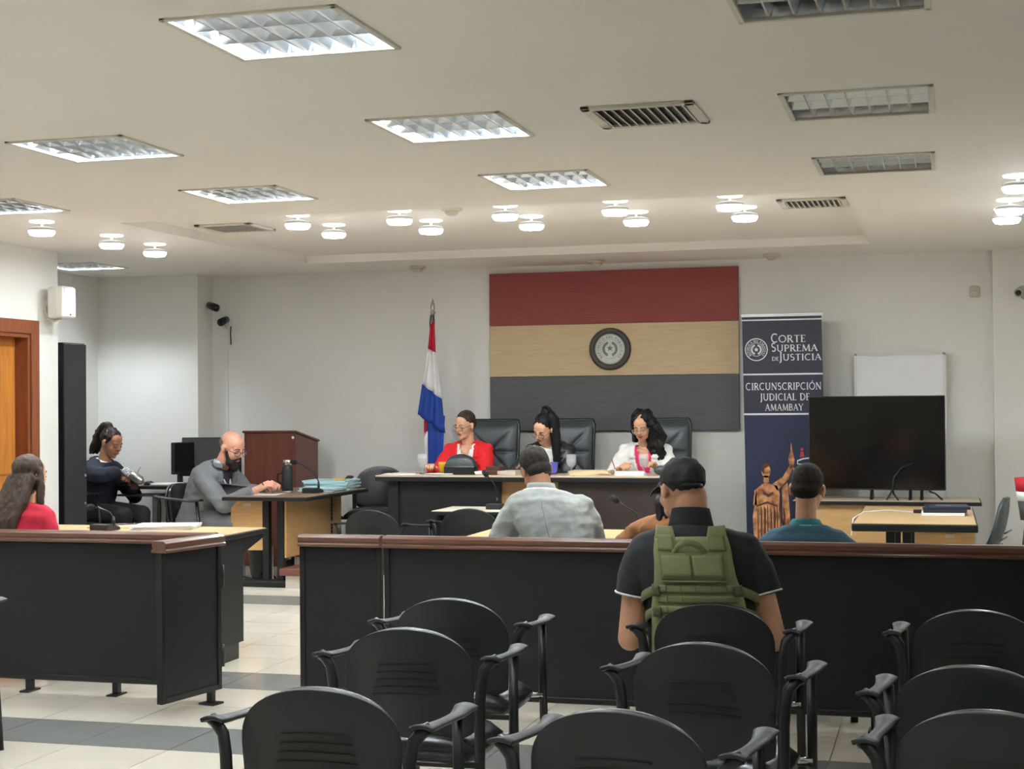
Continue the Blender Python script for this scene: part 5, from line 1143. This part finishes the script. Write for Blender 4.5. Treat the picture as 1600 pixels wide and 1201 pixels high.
# ------------------------------------------------------------------ television, screens and small things
tv = thing('television', 'large black flat television on the table before the banner', 'television', (-0.525, 13.07, 0.792), radians(-1.5))
MB().bb(-0.552, 0.552, -0.02, 0.03, 0.075, 0.855).build('housing', BLACKPLASTIC, tv, bevel=0.006)
MB().bb(-0.544, 0.544, -0.0235, -0.019, 0.09, 0.847).build('screen', SCREEN, tv)
for x in (-0.04, 0.27, 0.36): MB().prism([(-0.12, 0), (0.12, 0), (0.1, 0.012), (0.015, 0.08), (-0.015, 0.08), (-0.1, 0.012)], x-0.012, x+0.012, 'X').build('stand_foot', BLACKMETAL, tv)
for pts, n in (([(0.42, 0.0, 0.09), (0.43, -0.12, 0.07), (0.47, -0.16, 0.06), (0.5, -0.12, 0.03), (0.52, -0.06, 0.006)], 'cable'), ([(0.12, 0.04, 0.09), (0.14, -0.1, 0.05), (0.18, -0.2, 0.008)], 'cable'), ([(0.3, -0.028, 0.3), (0.2, -0.035, 0.26), (0.14, -0.04, 0.18), (0.13, -0.06, 0.08), (0.09, -0.18, 0.008)], 'cable')):
    MB().tube(pts, 0.008, 6).build(n, DARKSLOT, tv, True)
def monitor(label, loc, w, h, z0, rz, mt):
    t = thing('computer_monitor', label, 'monitor', loc, rz)
    MB().bb(-w/2, w/2, -0.02, 0.02, z0, z0+h).build('housing', BLACKPLASTIC, t, bevel=0.006); MB().bb(-w/2+0.012, w/2-0.012, -0.024, -0.018, z0+0.03, z0+h-0.012).build('screen', mt, t)
    MB().bb(-0.03, 0.03, 0.02, 0.045, 0.01, z0+h*0.6).build('stand', BLACKMETAL, t); MB().bb(-0.11, 0.11, -0.07, 0.1, 0, 0.012).build('base', BLACKMETAL, t, bevel=0.004); return t
monitor('slim black monitor turned edge-on to the woman in navy', (-6.93, 13.15, 0.872), 0.34, 0.3, 0.1, radians(84), SCREEN)
monitor('large dark grey monitor behind the bearded man', (-6.73, 13.35, 0.872), 0.58, 0.37, 0.07, radians(8), SCREENGREY)
kb = thing('computer_mouse', 'black computer mouse on the alcove desk', 'mouse', (-7.2, 12.99, 0.872)); 
m = MB(); m.ell((0, 0, 0.0), (0.055, 0.033, 0.035)); me = m
MB().lathe([(0.03, 0), (0.033, 0.01), (0.026, 0.028), (0.012, 0.036), (0, 0.037)], n=20).build('shell', BLACKPLASTIC, kb, True, loc=(0, 0, 0)).scale = (1.7, 1, 1); MB().ell((0.02, 0, 0.036), (0.01, 0.003, 0.005)).build('wheel', SCREENGREY, kb)
def papers(label, loc, w, d, h, mt, rz=0.0, name='paper_stack', n=3, cat='papers'):
    t = thing(name, label, cat, loc, rz); r = random.Random(hash(label) % 999 if False else len(label)*7)
    for i in range(n):
        MB().box((r.uniform(-.01, .01), r.uniform(-.01, .01), h*(i+0.5)/n), (w, d, h/n*0.92), r.uniform(-0.1, 0.1)).build('sheet', mt, t)
    return t
papers('white papers beside the keyboard on the alcove desk', (-7.03, 13.03, 0.872), 0.26, 0.2, 0.02, PAPER, 0.2)
papers('loose white sheets under the bearded man\'s hands', (-5.5, 11.85, 0.862), 0.3, 0.22, 0.006, PAPER, 0.1)
papers('thick pile of pale blue folders at the far end of the bearded man\'s desk', (-5.24, 12.72, 0.862), 0.4, 0.4, 0.085, BLUEPAPER, 0.1, 'folder_pile', 6, 'folders')
papers('low pale blue folder pile beside the black microphone', (-5.22, 12.42, 0.862), 0.34, 0.2, 0.03, BLUEPAPER, -0.08, 'folder_pile', 3, 'folders')
MBt = thing('sticky_note', 'yellow sticky notes on the pale blue folder pile', 'note', (-5.14, 12.66, 0.948)); MB().box((0, 0, 0.005), (0.1, 0.08, 0.008), 0.3).build('pad', YELLOW, MBt); MB().box((0.01, 0.0, 0.0105), (0.09, 0.07, 0.002), 0.2).build('top_note', YELLOW, MBt)
def flask(label, loc):
    t = thing('thermos_flask', label, 'thermos', loc)
    MB().lathe([(0.046, 0), (0.046, 0.02)], n=24).build('steel_foot', STEEL, t, True); MB().lathe([(0.047, 0.018), (0.048, 0.03), (0.048, 0.2), (0.04, 0.225), (0.037, 0.232)], n=24).build('body', BLACKPLASTIC, t, True)
    MB().lathe([(0.035, 0.23), (0.035, 0.275), (0.03, 0.282), (0, 0.284)], n=24).build('cap', CHROME, t, True); MB().tube([(-0.046, 0, 0.17), (-0.085, 0, 0.165), (-0.09, 0, 0.1), (-0.048, 0, 0.07)], 0.009, 8).build('handle', BLACKPLASTIC, t, True); return t
flask('black thermos flask with steel cap on the bearded man\'s desk', (-5.40, 12.12, 0.862))
def mic(label, loc, rz, pts, group='gooseneck microphones'):
    t = thing('gooseneck_microphone', label, 'microphone', loc, rz, group)
    MB().prism([(-0.09, 0), (0.08, 0), (0.08, 0.02), (-0.02, 0.045), (-0.09, 0.045)], -0.065, 0.065, 'X').build('base', BLACKPLASTIC, t, bevel=0.006)
    MB().tube(pts, 0.006, 8).build('gooseneck', BLACKMETAL, t, True); MB().cone(pts[0], (pts[0][0], pts[0][1], pts[0][2]+0.06), 0.011, 0.01, 10).build('socket', BLACKPLASTIC, t, True)
    a, b = Vector(pts[-2]), Vector(pts[-1]); d = (b-a).normalized(); m = MB(); m.cap(b, b+d*0.025, 0.022, 0.02); m.build('windscreen', mat('foam', (26, 26, 27), 0.9, bump=0.4, bscale=300), t, True); return t
mic('black gooseneck microphone on the bearded man\'s desk beside the flask', (-5.18, 12.16, 0.862), 0, [(0.05, 0, 0.03), (0.05, 0, 0.1), (0.0, 0.0, 0.18), (-0.1, 0.0, 0.24), (-0.17, 0, 0.26)])
mic('black gooseneck microphone on the small centre table before the bench', (-3.42, 11.72, 0.772), 0, [(0, 0.02, 0.03), (0, 0.02, 0.12), (-0.02, 0.0, 0.2), (-0.06, -0.02, 0.255), (-0.075, -0.03, 0.275)])
mic('gooseneck microphone with ring of metal at right of the grey suited man', (-1.90, 9.72, 0.762), 0, [(0.02, 0, 0.03), (0.02, 0, 0.08), (0.0, 0.0, 0.13), (-0.08, 0.0, 0.18), (-0.13, 0, 0.215)])
mic('black gooseneck microphone beside the long-haired woman', (-5.28, 8.95, 0.80), 0, [(0.06, 0, 0.03), (0.06, 0, 0.08), (0.03, 0, 0.12), (-0.05, 0, 0.15), (-0.1, 0, 0.15)])
mic('thin gooseneck microphone in front of the judge in black', (-3.42, 12.62, 1.012), 0, [(0, 0, 0.03), (0.0, 0, 0.1), (0.03, 0, 0.17), (0.06, 0, 0.21)])
# things on the bench
def goblet(label, x, y, lab2=None):
    t = thing('water_goblet', label, 'glass', (x, y, bz), 0, 'stemmed water glasses on the bench')
    MB().lathe([(0.0, 0.0), (0.034, 0.001), (0.034, 0.004), (0.008, 0.012), (0.006, 0.05), (0.012, 0.06), (0.03, 0.075), (0.041, 0.105), (0.043, 0.14), (0.041, 0.175), (0.039, 0.175), (0.041, 0.14), (0.039, 0.107), (0.028, 0.079), (0.0, 0.066)], n=28).build('bowl', GLASS, t, True)
    MB().lathe([(0.0, 0.068), (0.026, 0.08), (0.038, 0.107), (0.0395, 0.14), (0.0, 0.14)], n=28).build('water', WATER, t, True); return t
g0 = goblet('stemmed water glass at the left end of the bench', -4.24, 12.3)
copy_tree(g0, (-2.95, 12.32, bz), 0, 'stemmed water glass in front of the judge in black'); copy_tree(g0, (-2.35, 12.36, bz), 0, 'stemmed water glass in front of the judge in white')
hb = thing('handbag', 'black half-moon leather handbag on the bench before the judge in red', 'handbag', (-3.93, 12.4, bz))
m = MB(); rows = []
for k in range(9):
    y = -0.05+0.1*k/8; s = sqrt(max(0.05, 1-((k-4)/4.6)**2)); out = []
    for i in range(21): a = pi*i/20; out.append(Vector((0.138*(0.9+0.1*s)*(abs(cos(a))**0.55)*(1 if cos(a) >= 0 else -1), y, 0.02+0.145*s**0.4*abs(sin(a))**0.75)))
    rows.append(out+[Vector((-0.135*(0.9+0.1*s), y, 0.0)), Vector((0.135*(0.9+0.1*s), y, 0.0))])
m.loft(rows); m.build('pouch', LEATHER, hb, True)
MB().tube([(0.135*cos(pi*i/14), -0.0, 0.02+0.15*abs(sin(pi*i/14))**0.75) for i in range(15)], 0.005, 6).build('zip', BLACKMETAL, hb, True); MB().bb(-0.137, 0.137, -0.054, 0.054, 0.0, 0.075).build('base_panel', BLACKVINYL, hb, bevel=0.012)
yc_ = thing('yellow_cup', 'small yellow cup by the hand of the judge in red', 'cup', (-4.13, 12.52, bz)); MB().lathe([(0.03, 0), (0.038, 0.08), (0.04, 0.1), (0.037, 0.1), (0.035, 0.08), (0.028, 0.006), (0, 0.006)], n=22).build('cup_body', YELLOW, yc_, True); MB().tube([(0.036, 0, 0.08), (0.065, 0, 0.07), (0.062, 0, 0.035), (0.033, 0, 0.025)], 0.005, 6).build('cup_handle', YELLOW, yc_, True)
papers('white sheets at the left end of the bench', (-4.45, 12.38, bz), 0.3, 0.21, 0.006, PAPER, 0.05)
papers('white papers under the handbag side before the judge in red', (-4.1, 12.33, bz), 0.22, 0.14, 0.012, PAPER, -0.15)
papers('small white paper pile right of the black handbag', (-3.73, 12.4, bz), 0.1, 0.16, 0.03, PAPER, 0.0)
papers('cream folders beside the glass of the judge in black', (-2.82, 12.48, bz), 0.34, 0.24, 0.035, CREAMPAPER, 0.05, 'folder_pile', 3, 'folders')
papers('white papers the judge in white writes on', (-2.47, 12.42, bz), 0.24, 0.2, 0.03, PAPER, 0.08)
papers('grey papers between the judges in red and black', (-3.5, 12.42, bz), 0.16, 0.2, 0.035, OFFPLASTIC, -0.1)
w_ = thing('wallet_stack', 'dark wine-red books beside the handbag on the bench', 'books', (-3.63, 12.42, bz)); MB().box((0, 0, 0.02), (0.15, 0.14, 0.038), 0.1).build('lower_book', WINE, w_, bevel=0.004); MB().box((0, 0, 0.055), (0.13, 0.12, 0.03), -0.15).build('upper_book', WINE, w_, bevel=0.004)
pn = thing('black_pen', 'black pen lying beside the leftmost water glass', 'pen', (-4.28, 12.45, bz), 0.3); MB().cone((-0.07, 0, 0.006), (0.06, 0, 0.006), 0.005, 0.005, 8).build('barrel', DARKSLOT, pn, True); MB().cone((0.06, 0, 0.006), (0.075, 0, 0.006), 0.005, 0.001, 8).build('tip', CHROME, pn, True)
nb = thing('blue_notebook', 'blue notebook held up before the judge in black', 'notebook', (-3.17, 12.45, bz)); MB().box((0, 0, 0.055), (0.14, 0.02, 0.11), M=Matrix.Rotation(radians(-35), 3, 'X')).build('cover', mat('blue_cover', (66, 72, 150), 0.4), nb, bevel=0.002); MB().box((0, 0.012, 0.055), (0.13, 0.012, 0.1), M=Matrix.Rotation(radians(-35), 3, 'X')).build('pages', PAPER, nb)
pu = thing('coin_purse', 'small grey clasp purse beside the glass of the judge in white', 'purse', (-2.22, 12.42, bz)); MB().ell((0, 0, 0.04), (0.06, 0.035, 0.04)).build('pouch', SCREENGREY, pu, True); MB().tube([(-0.05, 0, 0.055), (-0.03, 0, 0.08), (0.03, 0, 0.08), (0.05, 0, 0.055)], 0.006, 6).build('clasp', STEEL, pu, True)
# on the nearer tables
papers('ruffled white paper pile on the table before the long-haired woman', (-4.95, 9.15, 0.80), 0.4, 0.28, 0.03, PAPER, 0.3, n=6)
fd = thing('paper_folder', 'tan folder with a pen on the long-haired woman\'s table', 'folder', (-5.35, 9.2, 0.80), 0.1); MB().box((0, 0, 0.006), (0.3, 0.24, 0.012)).build('cover', CREAMPAPER, fd); MB().cone((0.0, -0.02, 0.02), (0.16, 0.06, 0.02), 0.006, 0.004, 8).build('pen', WINE, fd)
bk = thing('navy_books', 'navy books with white edges on the far right desk', 'books', (0.0, 11.55, 0.775))
for i, (dx, mt) in enumerate(((0, PAPER), (0.01, NAVYBOOK), (0.03, NAVYBOOK))): MB().box((dx, 0.02*i, 0.012+0.022*i), (0.3, 0.3, 0.021), 0.04*i).build('book', mt, bk, bevel=0.002)
m = MB(); m.add([(-0.05, -0.02, 0.0695), (0.06, -0.02, 0.0695), (0.06, 0.02, 0.0695), (-0.05, 0.02, 0.0695)], [(0, 1, 2, 3)]); m.build('cover_print', PRINTWHITE, bk)
wc = thing('white_cable', 'white cable trailing over the left edge of the far right desk', 'cable', (-0.6, 11.6, 0.775)); MB().tube([(-0.015, -0.7, -0.1), (-0.012, -0.5, 0.0), (0.03, 0.1, 0.006), (0.2, 0.3, 0.006), (0.4, 0.1, 0.006)], 0.004, 6).build('lead', PAPER, wc, True); MB().box((0.42, 0.1, 0.014), (0.06, 0.05, 0.026)).build('plug', BLACKPLASTIC, wc, bevel=0.004)
# easel and rolled flag at the right edge
ez = thing('tripod_stand', 'black tripod with a red, white and grey bag at the right frame edge', 'tripod', (0.62, 11.9, 0))
for k, (ex, ey) in enumerate(((-0.13, -0.25), (0.28, -0.05), (0.1, 0.3))):
    lg = MB().cone((0, 0, 0.95), (ex, ey, 0), 0.012, 0.01, 8).build('leg', BLACKMETAL, ez, True); MB().cone((ex*0.55, ey*0.55, 0.43), (ex*0.62, ey*0.62, 0.36), 0.019, 0.019, 8).build('leg_clamp', BLACKPLASTIC, lg, True)
MB().cone((0, 0, 0.6), (0, 0, 1.0), 0.015, 0.015, 8).build('centre_post', BLACKMETAL, ez, True)
for z0, z1, w0, w1, mt in ((0.93, 1.03, 0.10, 0.11, CLOTHRED), (0.86, 0.93, 0.09, 0.10, CLOTHWHITE), (0.72, 0.86, 0.07, 0.09, SCREENGREY)): MB().lathe([(w0, z0), (w1, z1)], n=20).build('cloth_band', mt, ez, True)
# things under the bearded man's desk
ps = thing('power_strip', 'white multi-socket strip standing under the bearded man\'s desk', 'power strip', (-5.47, 11.9, 0.11)); MB().box((0, 0, 0.16), (0.06, 0.04, 0.32)).build('housing', WHITEPLASTIC, ps, bevel=0.006)
for i in range(5):
    m = MB(); m.lathe([(0.018, 0), (0.018, 0.004), (0.012, 0.003), (0, 0.003)], (0, -0.02, 0.05+0.055*i), 14, RY90); m.build('socket', SCREENGREY, ps)
bg = thing('black_bag', 'black bag lying under the desk beside the brown steps', 'bag', (-5.45, 12.5, 0.11)); m = MB(); m.ell((0, 0, 0.12), (0.14, 0.22, 0.12)); m.ell((0.06, -0.1, 0.1), (0.1, 0.12, 0.1)); put('bag_body', blob(m, 0.015, 4), BLACKVINYL, bg, True); MB().tube([(0.05, -0.15, 0.2), (0.1, -0.1, 0.27), (0.08, 0.05, 0.26), (0.02, 0.1, 0.22)], 0.01, 6).build('bag_strap', BLACKVINYL, bg, True)
# kettle and mate cup in the hands of the woman in navy
c = navy.t.matrix_basis if False else Matrix.Translation(navy.t.location) @ Matrix.Rotation(navy.t.rotation_euler.z, 4, 'Z')
q = c @ (navy.arms[1][2]+Vector((-0.02, 0.1, -0.02)))
kt = thing('patterned_thermos', 'grey thermos with black and white patterned sleeve in the woman\'s hand', 'thermos', q, radians(-97))
R_ = Matrix.Rotation(radians(-118), 3, 'X')
MB().lathe([(0.036, -0.07), (0.042, -0.05), (0.042, 0.03), (0.038, 0.05)], n=20, R=R_).build('sleeve', mat('checked_sleeve', (30, 30, 30), 0.7, var=0.6, vscale=60, col2=(230, 230, 225)), kt, True)
MB().lathe([(0.04, 0.02), (0.045, 0.04), (0.045, 0.13), (0.03, 0.15), (0.02, 0.165)], n=20, R=R_).build('body', STEEL, kt, True)
q2 = c @ (navy.arms[-1][2]+Vector((0.045, 0.09, -0.03)))
mc = thing('mate_cup', 'dark red drinking cup with metal straw held by the woman in navy', 'cup', q2, 0)
MB().lathe([(0.025, -0.04), (0.035, -0.02), (0.036, 0.02), (0.04, 0.05), (0.036, 0.05), (0.03, 0.01), (0, 0.0)], n=20).build('cup_body', WINE, mc, True); MB().tube([(0, 0, 0.0), (0.02, 0, 0.08), (0.04, 0, 0.14), (0.065, 0, 0.17)], 0.005, 6).build('straw', STEEL, mc, True)
